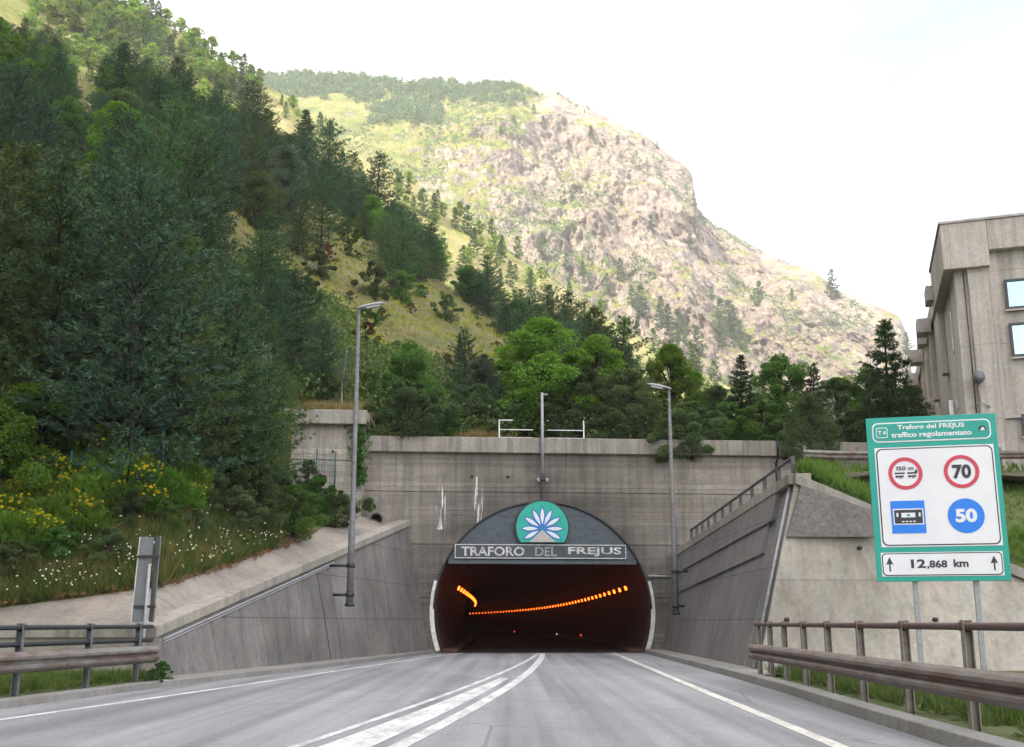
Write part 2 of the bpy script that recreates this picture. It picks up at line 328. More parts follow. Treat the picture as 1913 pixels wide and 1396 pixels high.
# ------------------------------------------------------------------ plants (meshes made once, placed many times)
M_bark = m_plain('bark', (0.034, 0.028, 0.024), 0.95, 0, 0.4, 5)
M_pine = m_leaf('pine_needles', (0.020, 0.050, 0.026), (0.085, 0.155, 0.066), 0.15)
M_pineb = m_leaf('blue_pine_needles', (0.020, 0.050, 0.032), (0.074, 0.138, 0.080), 0.15)
M_pineo = m_leaf('olive_pine_needles', (0.032, 0.052, 0.020), (0.105, 0.145, 0.050), 0.18)
M_pineg = m_leaf('fresh_pine_needles', (0.026, 0.062, 0.022), (0.088, 0.165, 0.052), 0.18)
M_spruce = m_leaf('spruce_needles', (0.022, 0.048, 0.024), (0.072, 0.120, 0.050), 0.15)
M_broad = m_leaf('broad_leaves', (0.034, 0.085, 0.020), (0.105, 0.195, 0.042), 0.32)
M_bright = m_leaf('bright_leaves', (0.055, 0.115, 0.016), (0.130, 0.230, 0.032), 0.38)
M_shrubd = m_leaf('dull_leaves', (0.042, 0.070, 0.028), (0.115, 0.155, 0.062), 0.25)
M_silver = m_leaf('silver_leaves', (0.050, 0.080, 0.055), (0.130, 0.170, 0.120), 0.28)
M_rust = m_leaf('red_leaves', (0.055, 0.030, 0.018), (0.150, 0.060, 0.035), 0.25)
M_broom = m_leaf('broom_stems', (0.055, 0.120, 0.018), (0.140, 0.225, 0.035), 0.3)
M_yellow = m_leaf('yellow_blossom', (0.40, 0.31, 0.01), (0.62, 0.50, 0.02), 0.2)
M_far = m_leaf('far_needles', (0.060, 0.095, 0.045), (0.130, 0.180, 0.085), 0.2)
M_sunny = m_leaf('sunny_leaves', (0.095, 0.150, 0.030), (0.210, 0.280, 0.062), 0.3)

def limb_mesh(name, tubes):
    mb = MB()
    for pts, r, n in tubes: mb.tube(pts, r, n, True)
    me = bpy.data.meshes.new(name); me.from_pydata(mb.v, [], mb.f); me.materials.append(M_bark); me.polygons.foreach_set('use_smooth', mb.sm); me.update(); return me

def make_conifer(seed, h=10.0, width=0.30, lo=0.08, droop=0.15, round_=0.6, per=7, whorls=20, mat=None, blade=(0.30, 0.036), tufts=1.0, gap=0.12):
    """pine or spruce: whorls of branches carrying side twigs of needle tufts"""
    R = np.random.default_rng(seed); tubes = []; C = []; D = []
    bend = R.normal(0, .02, 2) * h
    def axis(t): return np.array([bend[0] * t * t, bend[1] * t * t, h * t])
    tubes.append(([axis(t) for t in np.linspace(0, .98, 9)], [h * .012 * (1 - t) ** .8 + .012 for t in np.linspace(0, .98, 9)], 7))
    for w in range(whorls):
        t = lo + (0.985 - lo) * (w / (whorls - 1)) ** 0.92
        n = max(3, int(R.integers(per - 2, per + 2) * (1 - .45 * t)))
        for b in range(n):
            if R.random() < gap: continue
            a = 2 * math.pi * (b + R.uniform(-.35, .35)) / n + w * 2.4
            L = h * width * max((1 - t), .0) ** round_ * R.uniform(.62, 1.15) + .12
            if t < lo + .12: L *= R.uniform(.55, .95)
            out = np.array([math.cos(a), math.sin(a), 0.0]); up = (-droop + .75 * t ** 1.5 + R.normal(0, .10))
            o = axis(min(1, t + R.normal(0, .012))); k = np.linspace(0, 1, 6)
            P = o + np.outer(k * L, out) + np.outer(k * L * up + L * .22 * k ** 2.2 * (1 if droop < .3 else .6), [0, 0, 1])
            if L > .9: tubes.append(([tuple(p) for p in P[[0, 2, 5]]], [.012 + L * .012, .012 + L * .006, .008], 3))
            side = np.array([-out[1], out[0], 0])
            nt = max(5, int((L / .17) * 2.2 * tufts))
            s = R.uniform(.06, 1.0, nt) ** .75; wv = np.minimum(.34 * L * (1.08 - s) + .12, .9)
            q = R.uniform(-1, 1, nt)
            base = np.stack([np.interp(s, k, P[:, j]) for j in range(3)], 1)
            pos = base + side * (q * wv)[:, None] + out * (-np.abs(q) * wv * .35)[:, None] + R.normal(0, .05, (nt, 3)) + np.array([0, 0, 1]) * (-(np.abs(q) * wv) * droop * .5)[:, None]
            C.append(pos); D.append(unit(out * .8 + np.outer(q, side) * .8 + np.array([0, 0, .45 - droop])))
    C.append(axis(1.0)[None] - R.uniform(0, 1, (24, 1)) * np.array([[0, 0, h * .08]])); D.append(np.tile([0, 0, 1.0], (24, 1)))
    C = np.concatenate(C); D = np.concatenate(D); Q, t = blades(C, D, 9, blade[0], blade[1], .62, None, R)
    return ('conifer', limb_mesh('pine_trunk', tubes), quads_mesh('pine_crown', Q, t, mat or M_pine), h)

def make_broad(seed, h=7.0, w=0.34, lo=0.22, mat=None, clumps=34, leaf=0.125, n=430, sp=1.0, shape=1.0):
    """deciduous tree or bush: forking limbs, leaf clumps of unequal size with gaps between"""
    R = np.random.default_rng(seed); tubes = []; C = []; D = []
    tubes.append(([(0, 0, 0), (R.normal(0, .02) * h, R.normal(0, .02) * h, h * .4), (R.normal(0, .04) * h, R.normal(0, .04) * h, h * .82)], [h * .02, h * .014, h * .004], 7))
    for c in range(clumps):
        u = (c + .5) / clumps; z = lo + (1 - lo) * u ** .85; a = c * 2.399 + R.uniform(-.5, .5)
        prof = (math.sin(math.pi * min(1, (z - lo * .6) / (1 - lo * .6)) ** .8) ** .7) * (1 if shape == 1 else (1.15 - z) * shape)
        rad = w * h * prof * R.uniform(.25, 1.08)
        p = np.array([math.cos(a) * rad, math.sin(a) * rad, z * h * R.uniform(.95, 1.0)]); cr = h * R.uniform(.05, .14) * (1.15 - .5 * u)
        tubes.append(([(0, 0, max(.02, z - .32) * h), tuple(p * np.array([.5, .5, 1]) - np.array([0, 0, .06 * h])), tuple(p)], [h * .008, h * .005, .008], 4))
        m = int(n * R.uniform(.6, 1.3)); d = unit(R.normal(0, 1, (m, 3))); q = p + d * cr * (R.uniform(.25, 1.0, (m, 1)) ** .5) * np.array([1.15, 1.15, .85]) * R.uniform(.8, 1.15, (m, 1))
        C.append(q); D.append(unit(d + np.array([0, 0, -.25])))
    C = np.concatenate(C); D = np.concatenate(D); Q, t = blades(C, D, 2, leaf, leaf * .36, .8, None, R)
    return ('broad', limb_mesh('tree_trunk', tubes), quads_mesh('tree_crown', Q, t, mat or M_broad), h)

def make_broom(seed, h=2.0, mat=None):
    R = np.random.default_rng(seed); m = 420; a = R.uniform(0, 2 * math.pi, m); rr = R.uniform(0, 1, m) ** .6 * h * .55
    C = np.stack([np.cos(a) * rr, np.sin(a) * rr, R.uniform(.0, .72, m) * h * (1 - .35 * rr / (h * .55))], 1)
    D = unit(np.stack([np.cos(a) * .45, np.sin(a) * .45, np.ones(m)], 1)); Q, t = blades(C, D, 14, .42, .02, .28, None, R)
    k = R.random(m) < .75; k &= (np.sin(a * 2 + seed) > .0) & (C[:, 2] > .25 * h)
    B = C[k] + D[k] * .32; QB, tb = blades(B + R.normal(0, .05, B.shape), D[k], 26, .070, .026, 1.2, None, R)
    st = limb_mesh('shrub_stems', [([(0, 0, 0), tuple(D[i] * h * .3), tuple(D[i] * h * .75)], [.02, .012, .005], 4) for i in range(0, 60, 4)])
    return ('broom', st, quads_mesh('shrub_foliage', Q, t, mat or M_broom), h, quads_mesh('shrub_blossom', QB, tb, M_yellow))

NB = (0.20, 0.021)
PINES = [make_conifer(11, 10, .30, .02, .10, .55, 9, 25, M_pine, NB, 1.15), make_conifer(12, 10, .34, .02, .05, .5, 9, 24, M_pineb, NB, 1.15), make_conifer(13, 10, .27, .03, .12, .7, 9, 26, M_pineo, NB, 1.15),
         make_conifer(14, 10, .40, .03, .0, .42, 9, 20, M_pineg, NB, 1.1, gap=.15)]
SPRUCES = [make_conifer(21, 10, .235, .02, .26, .85, 10, 32, M_spruce, (0.22, .026), 1.25, gap=.06), make_conifer(22, 10, .20, .02, .30, .9, 9, 32, M_spruce, (0.22, .026), 1.25, gap=.08)]
BROADS = [make_broad(31, 7, .33, .10, M_broad, 38), make_broad(32, 7, .27, .08, M_bright, 40), make_broad(33, 7, .36, .06, M_shrubd, 40), make_broad(34, 7, .24, .1, M_silver, 34, .11, 420)]
BUSHES = [make_broad(41, 3, .55, .02, M_shrubd, 30, .085, 480), make_broad(42, 3, .5, .02, M_broad, 30, .085, 480), make_broad(43, 3, .55, .02, M_rust, 20, .09, 360), make_broad(44, 3, .6, .02, M_bright, 28, .09, 440)]
BROOMS = [make_broom(51), make_broom(52)]
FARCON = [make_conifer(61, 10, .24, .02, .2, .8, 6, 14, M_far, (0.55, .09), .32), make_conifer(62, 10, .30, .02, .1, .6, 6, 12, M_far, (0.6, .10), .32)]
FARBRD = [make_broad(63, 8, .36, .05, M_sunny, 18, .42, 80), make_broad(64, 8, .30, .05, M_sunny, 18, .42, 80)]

def plant(proto, loc, h, label, cat, name, group=None, rot=None, sxy=1.0, tilt=0.0):
    r = bpy.data.objects.new(name, None); r.empty_display_size = .3; COL.objects.link(r)
    s = h / proto[3]; r.location = loc; r.scale = (s * sxy, s * sxy, s); r.rotation_euler = (tilt, tilt * .5, random.uniform(0, 6.28) if rot is None else rot)
    tag(r, label, cat, group)
    cn, tn = ('foliage', 'stems') if 'shrub' in name or 'bush' in name or 'broom' in name else ('crown', 'trunk')
    link_mesh(tn, proto[1], r); link_mesh(cn, proto[2], r)
    if len(proto) > 4: link_mesh('blossoms', proto[4], r)
    return r

# ------------------------------------------------------------------ terrain
AL = math.radians(4.5); OX, OY = 1.45, 52.0                       # tunnel mouth centre, turn of the portal wall
def portal(u, w, z): return Vector((OX + u * math.cos(AL) - w * math.sin(AL), OY + u * math.sin(AL) + w * math.cos(AL), z))
def portal_y(x): return OY + (x - OX) * math.tan(AL)

COPE0, COPE1 = Vector((-8.46, 26.5, 1.27)), Vector((-4.84, 51.3, 6.01))     # top front edge of the left wing wall
APRON = [Vector((-22, 28.2, 1.5)), at(0, 1136, 28.1), at(150, 1117, 28.6), at(300, 1097, 29.2), at(410, 1064, 33.0), at(520, 1024, 38.0), at(600, 988, 44.2), at(655, 958, 50.2)]

def fbm(x, y, z=0.0, oct_=5, H=1.0, lac=2.1):
    return mnoise.fractal(Vector((x, y, z)), H, lac, oct_)
def interp_az(pts):
    a = sorted((az_el(px, py) for px, py in pts)); return np.array([q[0] for q in a]), np.array([q[1] for q in a])

# near hillside: foot line and crest line by azimuth
_c = interp_az([(-120, 40), (0, 95), (100, 135), (200, 165), (330, 205), (400, 245), (500, 310), (600, 365), (700, 440), (800, 510), (900, 580), (1000, 640), (1100, 700), (1200, 760), (1400, 810), (1700, 835), (1913, 850)])
d2r = math.radians
CR_A = np.concatenate([np.radians([-150, -130, -110, -90, -70, -50, -38, -31]), _c[0]]); CR_E = np.concatenate([[.75, 1.0, 1.15, 1.1, .88, .78, .68, .62], _c[1]])  # unseen steep crest left of and behind the camera, shaped to shade the foreground
foot = [(-22, -60, .6), (-15, -30, .6), (-13, -10, .6), (-13, 0, .6), (-14, 12, .8), (-20, 26, 1.3)] + [tuple(p) for p in APRON[1:6]]
foot += [tuple(at(552, 770, 50.6)), tuple(at(600, 765, 50.9)), tuple(at(685, 770, 51.2))]
foot += [(x, portal_y(x) + .75, 9.75) for x in (-6.2, -3, 0, 4, 8, 12, 16, 20, 30)]
fa = np.array([math.atan2(p[0], p[1]) for p in foot]); fr = np.array([math.hypot(p[0], p[1]) for p in foot]); fz = np.array([p[2] for p in foot])
o_ = np.argsort(fa); fa, fr, fz = fa[o_], fr[o_], fz[o_]
def hill_params(a):
    r0 = np.interp(a, fa, fr); z0 = np.interp(a, fa, fz); E = np.interp(a, CR_A, CR_E)
    rs = np.interp(a, np.radians([-150, -60, -25, -12, 0, 8, 20]), [200, 200, 190, 172, 160, 135, 110]); return r0, z0, E, rs
def hill_z(x, y):
    a = math.atan2(x, y); r = math.hypot(x, y); r0, z0, E, rs = hill_params(a); zs = EYE + E * rs
    t = (r - r0) / (rs - r0)
    if t < 0: return z0
    z = z0 + (zs - z0) * (t * (1.12 - .12 * t)) if t <= 1 else zs - (r - rs) * .45
    am = min(1.0, max(0, t) * 6) * (1 if t < 1 else 1)
    return float(z + am * (2.0 * fbm(x * .045, y * .045, 3.1, 4) + .5 * fbm(x * .22, y * .22, 9.0, 3)))
def on_hill(px, py, r_min=0):
    q = ray(px, py); n = math.hypot(q.x, q.y); q = q / n
    r = max(r_min, 20)
    while r < 260:
        p = Vector((0, 0, EYE)) + q * r
        r0 = float(np.interp(math.atan2(p.x, p.y), fa, fr))
        if r > r0 and p.z <= hill_z(p.x, p.y): return Vector((p.x, p.y, hill_z(p.x, p.y)))
        r += .4
    return None

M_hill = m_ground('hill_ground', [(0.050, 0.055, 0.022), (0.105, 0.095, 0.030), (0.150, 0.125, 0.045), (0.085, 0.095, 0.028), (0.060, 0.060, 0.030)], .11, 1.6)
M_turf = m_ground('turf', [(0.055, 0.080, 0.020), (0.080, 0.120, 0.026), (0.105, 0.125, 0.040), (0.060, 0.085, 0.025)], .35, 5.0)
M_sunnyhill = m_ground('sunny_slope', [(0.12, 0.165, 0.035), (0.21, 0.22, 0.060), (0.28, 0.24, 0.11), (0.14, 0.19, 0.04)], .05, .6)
M_earth = m_ground('earth', [(0.10, 0.09, 0.065), (0.13, 0.115, 0.08), (0.09, 0.085, 0.055)], .3, 4.0)

A = np.concatenate([np.radians(np.linspace(-150, -32, 60)), np.radians(np.linspace(-31, 21, 190))]); T = np.concatenate([np.linspace(0, 1, 90) ** 1.25, [1.08, 1.2, 1.45, 1.7]])
V = np.zeros((len(T), len(A), 3))
for j, a in enumerate(A):
    r0, z0, E, rs = hill_params(a)
    for i, t in enumerate(T):
        r = r0 + (rs - r0) * t; x, y = r * math.sin(a), r * math.cos(a); V[i, j] = (x, y, hill_z(x, y))
struct(sheet('hillside', V, M_hill))

# farther sunlit spur, seen above the near crest
s_c = interp_az([(-200, -260), (0, -150), (120, -40), (180, 0), (250, 24), (300, 44), (335, 62), (365, 100), (400, 118), (480, 152), (540, 180), (600, 240), (700, 300), (800, 364), (900, 428), (1000, 506), (1100, 562), (1200, 622), (1300, 680), (1400, 740), (1500, 800), (1700, 850), (1913, 880)])
def spur_z(x, y):
    a = math.atan2(x, y); r = math.hypot(x, y); E = float(np.interp(a, *s_c)); rs = 340.0; zs = EYE + E * rs; t = (r - 205) / (rs - 205)
    z = 8 + (zs - 8) * max(0, t) ** .8 if t <= 1 else zs - (r - rs) * .35
    k = max(0.0, 1 - abs(math.degrees(a) + 17.2) / 1.6)       # rocky knob on the skyline
    return float(z + min(1, max(0, t) * 4) * (2.6 * fbm(x * .02, y * .02, 7.7, 5) + k * 5 * abs(fbm(x * .11, y * .11, 2.0, 4))))
A = np.radians(np.linspace(-36, 27, 268)); Rr = np.concatenate([np.linspace(205, 340, 80), [350, 365, 385, 410]])
V = np.array([[(r * math.sin(a), r * math.cos(a), spur_z(r * math.sin(a), r * math.cos(a))) for a in A] for r in Rr])
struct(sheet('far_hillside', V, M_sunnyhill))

# the mountain: ledges, buttresses and gullies
m_c = interp_az([(-300, 260), (0, 250), (300, 205), (450, 152), (500, 141), (560, 139), (640, 143), (700, 150), (860, 156), (920, 158), (960, 155), (985, 162), (1005, 176), (1045, 185), (1060, 194), (1095, 204), (1150, 228), (1200, 262), (1225, 276), (1250, 292), (1278, 308), (1293, 326), (1298, 365), (1303, 396), (1318, 408), (1340, 424), (1400, 457), (1440, 482), (1520, 518), (1560, 546), (1620, 572), (1680, 592), (1694, 622), (1700, 680), (1715, 745), (1760, 800), (1913, 850)])
NA, NS = 760, 440
A = np.radians(np.linspace(-23, 24, NA)); S = np.linspace(0, 1, NS); V = np.zeros((NS + 3, NA, 3)); gr = np.zeros((NS + 3, NA))
MS_A = np.linspace(-.42, .44, 200); MS_E = np.convolve(np.pad(np.interp(MS_A, *m_c), 16, 'edge'), np.hanning(33) / np.hanning(33).sum(), 'valid')
def mountain_point(a, s):
    E0 = float(np.interp(a, *m_c)); E1 = float(np.interp(a, MS_A, MS_E)); E = E1 + (E0 - E1) * min(1.0, s + .02) ** 6; rt, rf = 1000.0, 470.0; zt = EYE + E * rt; zf = 10.0
    x, y = math.sin(a) * 700, s * 420 + zt * .4
    w = fbm(x * .008, y * .004, 1.0, 4)
    q = s * 9 + 1.4 * w + 1.3 * x * .004; step = (q - math.floor(q)); led = (math.floor(q) + max(0, (step - .62) / .38) ** .8) / 9.0
    px = 956 + FPX * math.tan(a)
    rocky = np.clip((px - 620) / 450, .12, 1.0) * np.clip(1.25 - .9 * max(0, s - .72) / .28 * (px < 1020), .25, 1)
    k = .55 * rocky; rr = s * (1 - k) + k * np.clip(led - (1.4 * w + 1.3 * x * .004) / 9.0, -.1, 1.05)
    r = rf + (rt - rf) * (rr ** .92 if rr > 0 else rr)
    e = min(1.0, (1 - s) * 7) * min(1, s * 6 + .1)
    rid = mnoise.ridged_multi_fractal(Vector((x * .011, y * .007, 4.0)), 1.0, 2.2, 6, 1.0, 2.0)
    rid2 = mnoise.ridged_multi_fractal(Vector((x * .045 + y * .01, y * .03, 9.0)), .9, 2.3, 5, 1.0, 2.0)
    r -= e * (rocky * (12 * (rid - 1.2) + 15 * fbm(x * .02, y * .012, 6.0, 6, .8)) + (.35 + .65 * rocky) * (6 * (rid2 - 1.1) + 4.0 * fbm(x * .12, y * .09, 8.0, 5, .5) + 2.6 * abs(fbm(x * .3, y * .22, 3.0, 4, .5))))
    z = zf + (zt - zf) * s + e * rocky * 9 * fbm(x * .03, y * .03, 2.0, 4)
    if s > .9: z += 3.0 * fbm(x * .05, 0, 5.0, 5) * min(1, (s - .9) * 10)
    return r, z
for j, a in enumerate(A):
    for i, s in enumerate(S):
        r, z = mountain_point(a, s); V[i, j] = (r * math.sin(a), r * math.cos(a), z)
        px, py = to_px(V[i, j]); gr[i, j] = np.interp(px, [500, 800, 950, 1100, 1250, 1700], [.40, .36, .23, .09, .03, .0]) + (.12 if py < 270 else 0) * (px < 1000)
    for q in range(3): V[NS + q, j] = V[NS - 1, j] * np.array([1 + .05 * (q + 1), 1 + .05 * (q + 1), 1 - .09 * (q + 1)])
M_rock = m_rock('mountain_rock')
MV = V.copy(); struct(sheet('mountain', V, M_rock, {'grassy': gr}))
def on_mountain(px, py):
    """nearest grid vertex of the mountain to a line of sight"""
    q = ray(px, py).normalized(); P = MV[:NS].reshape(-1, 3) - np.array([0, 0, EYE]); d = P / np.linalg.norm(P, axis=1, keepdims=True)
    i = int(np.argmax(d @ np.array(q))); return Vector(MV[:NS].reshape(-1, 3)[i])

mb = MB(); mb.add([(-3500, -3500, -.30), (3500, -3500, -.30), (3500, 4500, -.30), (-3500, 4500, -.30)], [(0, 1, 2, 3)])
struct(mb.build('ground', M_earth))

# ------------------------------------------------------------------ road
M_road = m_asphalt('asphalt', (0.240, 0.241, 0.258)); M_roadin = m_asphalt('shaded_tunnel_asphalt', (0.03, 0.028, 0.027))  # road inside the tunnel near-black: interior darkness put into its colour
M_line = m_paint('road_paint', (0.72, 0.72, 0.72)); M_line_cream = m_paint('cream_road_paint', (0.66, 0.64, 0.575)); M_line = m_paint('road_paint', (0.66, 0.66, 0.67)); M_kerb = m_concrete('kerb_concrete', (0.20, 0.195, 0.19), streak=.2, axis='y')
LK = [(-9.6, -30), (-9.4, 0), (-8.9, 14), (-8.2, 18.4), (-7.5, 24.3), (-6.2, 32), (-4.75, 42), (-3.5, 51.7)]     # kerb lines
RK = [(4.6, -30), (4.6, 0), (4.78, 10), (4.9, 13.5), (5.05, 16.8), (5.35, 22), (5.52, 26.5), (5.75, 36), (5.95, 46), (6.1, 52.3)]
def pl(L, y): return float(np.interp(y, [p[1] for p in L], [p[0] for p in L]))
ys = [-30, -10, 0, 5] + list(np.linspace(8, 52, 45))
V = np.array([[(pl(LK, y) + (pl(RK, y) - pl(LK, y)) * t, y, 0.0) for t in np.linspace(0, 1, 9)] for y in ys]); struct(sheet('road', V, M_road))

def strip(name, pts, w0, w1, z=.005, mat=M_line):
    L = []; n = len(pts)
    for i, p in enumerate(pts):
        d = (Vector(pts[min(i + 1, n - 1)]) - Vector(pts[max(i - 1, 0)])).normalized(); sd = Vector((d.y, -d.x)); w = w0 + (w1 - w0) * i / (n - 1)
        L.append([(p[0] - sd.x * w / 2, p[1] - sd.y * w / 2, z), (p[0] + sd.x * w / 2, p[1] + sd.y * w / 2, z)])
    return struct(sheet(name, np.array(L), mat, smooth=False))
def smooth_pts(pts, n=40, a=None, b=None):
    pts = sorted(pts, key=lambda p: p[1]); Y = np.array([p[1] for p in pts]); X = np.array([p[0] for p in pts])
    yy = np.linspace(Y[0] if a is None else a, Y[-1] if b is None else b, n); c = np.polyfit(Y, X, min(3, len(pts) - 1)); return [(float(np.polyval(c, y)), float(y)) for y in yy]
G = lambda *a: [tuple(gnd(*p)[:2]) for p in a]
strip('road_marking', smooth_pts(G((0, 1345), (200, 1317), (400, 1288), (640, 1252), (850, 1222)), 40, 6, 52), .16, .16)
strip('road_marking', smooth_pts(G((1150, 1222), (1300, 1285), (1450, 1347), (1560, 1392)), 40, 6, 52), .19, .19, .005, M_line_cream)
solid = smooth_pts(G((1014, 1222), (988, 1255), (952, 1283), (884, 1322), (832, 1350), (745, 1396)), 50, 8, 51.5)
dash = smooth_pts(G((1004, 1222), (955, 1250), (900, 1271), (762, 1325), (548, 1396)), 50, 8, 51.5)
strip('road_marking', solid, .21, .24); strip('road_marking', dash, .12, .14)
ya = 11.0; yb = 30.0; L = []
for y in np.linspace(8, 28.5, 26):
    xa = float(np.interp(y, [p[1] for p in dash], [p[0] for p in dash])); xb = float(np.interp(y, [p[1] for p in solid], [p[0] for p in solid]))
    L.append([(xa + .27, y, .005), (xb - .30, y, .005)])
struct(sheet('road_marking', np.array(L), M_line, smooth=False))

def kerb(line, sgn, name, w=.28, h=.13, y0=-30, y1=60):
    pts = [p for p in line if y0 <= p[1] <= y1]; V = []
    rails = []
    for i, p in enumerate(pts):
        d = (Vector(pts[min(i + 1, len(pts) - 1)]) - Vector(pts[max(i - 1, 0)])).normalized(); rails.append((Vector((p[0], p[1], 0)), Vector((d.y, -d.x, 0)) * sgn))
    mb = MB(); mb.sweep([(0, -.1), (.03, h), (w, h + .01), (w, -.1)], rails); return struct(mb.build(name, M_kerb, bevel=.015))
kerb(LK, -1, 'kerb'); kerb(RK, 1, 'kerb', .34, .16)
# verges behind the kerbs
V = np.array([[(-60 + (pl(LK, y) - .27 + 60) * t, y, .10 + (.05 * fbm(t * 30, y * .4) if 0 < t < 1 else 0)) for t in np.linspace(0, 1, 14) ** .35] for y in np.linspace(-30, 26.6, 40)]); struct(sheet('verge', V, M_turf))
V = np.array([[(pl(RK, y) + .33 + (40 * t), y, .10 + (.05 * fbm(t * 30, y * .4) if 0 < t < 1 else 0)) for t in np.linspace(0, 1, 14) ** 2.5] for y in np.linspace(-30, 31.2, 40)]); struct(sheet('verge', V, M_turf))
M_pave = m_concrete('footway_concrete', (0.21, 0.205, 0.195), axis='y', streak=.2)
V = np.array([[(pl(LK, y) - .27 - (1.0) * t, y, .125) for t in (0, 1)] for y in np.linspace(26, 52.2, 30)]); struct(sheet('footway', V, M_pave))
V = np.array([[(pl(RK, y) + .33 + 1.9 * t, y, .15) for t in (0, 1)] for y in np.linspace(27, 52.8, 30)]); struct(sheet('footway', V, M_pave))

# grass shelf between the apron and the foot of the pale upper wall
# sloping concrete apron behind the left wing wall
M_apron = m_concrete('apron_concrete', (0.225, 0.20, 0.178), axis='y', panel=(3.2, 40, .02), streak=.25, patches=.5)
low = [Vector((-22, 26.95, 1.24)), Vector((-13, 26.95, 1.24)), COPE0 + Vector((-.35, .35, -.03))] + [COPE0.lerp(COPE1, t) + Vector((-.45, .1, -.03)) for t in (.1, .3, .5, .75, 1.0)]
def resample(P, n):
    d = np.concatenate([[0], np.cumsum([(P[i + 1] - P[i]).length for i in range(len(P) - 1)])]); s = np.linspace(0, d[-1], n)
    return np.stack([np.interp(s, d, [p[k] for p in P]) for k in range(3)], 1)
lo_, hi_ = resample(low, 60), resample(APRON, 60)
V = np.array([[lo_[i] * (1 - t) + hi_[i] * t + np.array([0, 0, .03 * fbm(i * .3, t * 3, 1)]) * (0 < t < 1) for i in range(60)] for t in np.linspace(0, 1, 8)]); struct(sheet('apron', V, M_apron))
SHELF = [Vector((-12.5, 46.0, 7.0)), Vector((-11.4, 49.3, 7.6)), Vector((-9.2, 49.75, 7.2)), Vector((-6.9, 50.2, 6.55))]; sh_ = resample(SHELF, 16); sl_ = resample([APRON[5] + Vector((-.6, -.3, -.15))] + APRON[5:], 16)
V = np.array([[sl_[i] * (1 - t) + sh_[i] * t + np.array([0, 0, .12 * fbm(i * .5, t * 4, 5)]) * (t > 0) for i in range(16)] for t in np.linspace(0, 1, 8)]); SHELF_V = V; struct(sheet('verge', V, M_turf))
# ------------------------------------------------------------------ tunnel portal
MC = (OX, OY, 1.87); RAD = 5.05
M_board = m_concrete('board_marked_concrete', (0.355, 0.325, 0.29), board=(7.5, .36, .022), soot=(OX, OY, 2.2, 4.6, 10.5, .30), streak=.6, drips=((-3.35, .22, 5.6, 8.1), (-1.65, .26, 5.4, 8.1), (-1.7, .05, 8.4, 9.2)))
M_cope = m_concrete('coping_concrete', (0.28, 0.262, 0.235), streak=.75, panel=(2.6, 40, .015))
M_cope_y = m_concrete('coping_concrete_side', (0.29, 0.268, 0.24), streak=.5, panel=(3.1, 40, .015), axis='y')
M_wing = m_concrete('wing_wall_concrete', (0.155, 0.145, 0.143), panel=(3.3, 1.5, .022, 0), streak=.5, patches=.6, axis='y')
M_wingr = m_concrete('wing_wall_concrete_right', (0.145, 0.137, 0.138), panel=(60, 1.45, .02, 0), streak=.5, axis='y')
M_face = m_concrete('facing_concrete', (0.315, 0.29, 0.258), panel=(90, 1.25, .012, 0), streak=.4)
M_sootshade = m_plain('soot_and_shade_lining', (0.070, 0.028, 0.020), 0.9, 0, .4, 1.0)  # soot plus painted light: interior darkness and red lamp glow put into the colour
M_steel = m_rust('dull_blue_steel', (0.085, 0.105, 0.125), (0.05, 0.06, 0.07), .42)
M_dark = m_plain('dark_steel', (0.035, 0.037, 0.042), 0.5, .3)
M_galv = m_rust('galvanised_steel', (0.34, 0.35, 0.37), (0.22, 0.21, 0.21), .36)
M_polem = m_rust('weathered_pole', (0.17, 0.175, 0.19), (0.11, 0.10, 0.10), .42)
M_white = m_plain('white_paint', (0.74, 0.75, 0.76), .55, 0, .08, 3.0)
M_strip = m_plain('reflective_white', (0.62, 0.63, 0.60), .6, 0, .25, 4.0)

tp = thing('tunnel_portal', 'board marked concrete tunnel portal wall round the arched road tunnel mouth', 'tunnel portal', (OX, OY, 0))
def extrude_poly(mb, pts, w0, w1, f=portal):
    """(u, z) outline between two depths"""
    n = len(pts); mb.add([f(u, w0, z) for u, z in pts] + [f(u, w1, z) for u, z in pts], [tuple(range(n)), tuple(range(2 * n - 1, n - 1, -1))] + [(i, n + i, n + (i + 1) % n, (i + 1) % n) for i in range(n)])
    return mb
a0 = math.asin(MC[2] / RAD)
arc = [(RAD * math.cos(t), MC[2] + RAD * math.sin(t)) for t in np.linspace(math.pi + a0, -a0, 65)]
arc[0] = (arc[0][0], -.05); arc[-1] = (arc[-1][0], -.05)
mb = MB()
# the wall in strips, so that its concave outline never needs one big face
hole = [(u, z) for u, z in arc]
UL, UR, HT = -9.2, 30.0, 9.2
mb.add([portal(UL, 0, -.1), portal(hole[0][0], 0, -.1), portal(hole[0][0], 0, HT), portal(UL, 0, HT)], [])
front = []
mid = len(hole) // 2
left_side = hole[:[i for i, h in enumerate(hole) if h[0] == min(q[0] for q in hole)][0] + 1]
vs = []; fs = []
def quad_strip(seq):
    for (u0, z0), (u1, z1) in zip(seq[:-1], seq[1:]):
        b = len(vs); vs.extend([portal(u0, 0, z0), portal(u1, 0, z1), portal(u1, 0, HT), portal(u0, 0, HT)]); fs.append((b, b + 1, b + 2, b + 3))
top_arc = [h for h in hole if h[1] >= MC[2]]
def side_strip(U, pts):
    for (u0, z0), (u1, z1) in zip(pts[:-1], pts[1:]):
        b = len(vs); vs.extend([portal(U, 0, z0), portal(u0, 0, z0), portal(u1, 0, z1), portal(U, 0, z1)]); fs.append((b, b + 1, b + 2, b + 3))
quad_strip(top_arc)
lowl = [h for h in hole[:mid] if h[1] <= top_arc[0][1]]; lowr = [h for h in hole[mid:] if h[1] <= top_arc[-1][1]]
side_strip(UL, lowl); side_strip(UR, lowr[::-1])
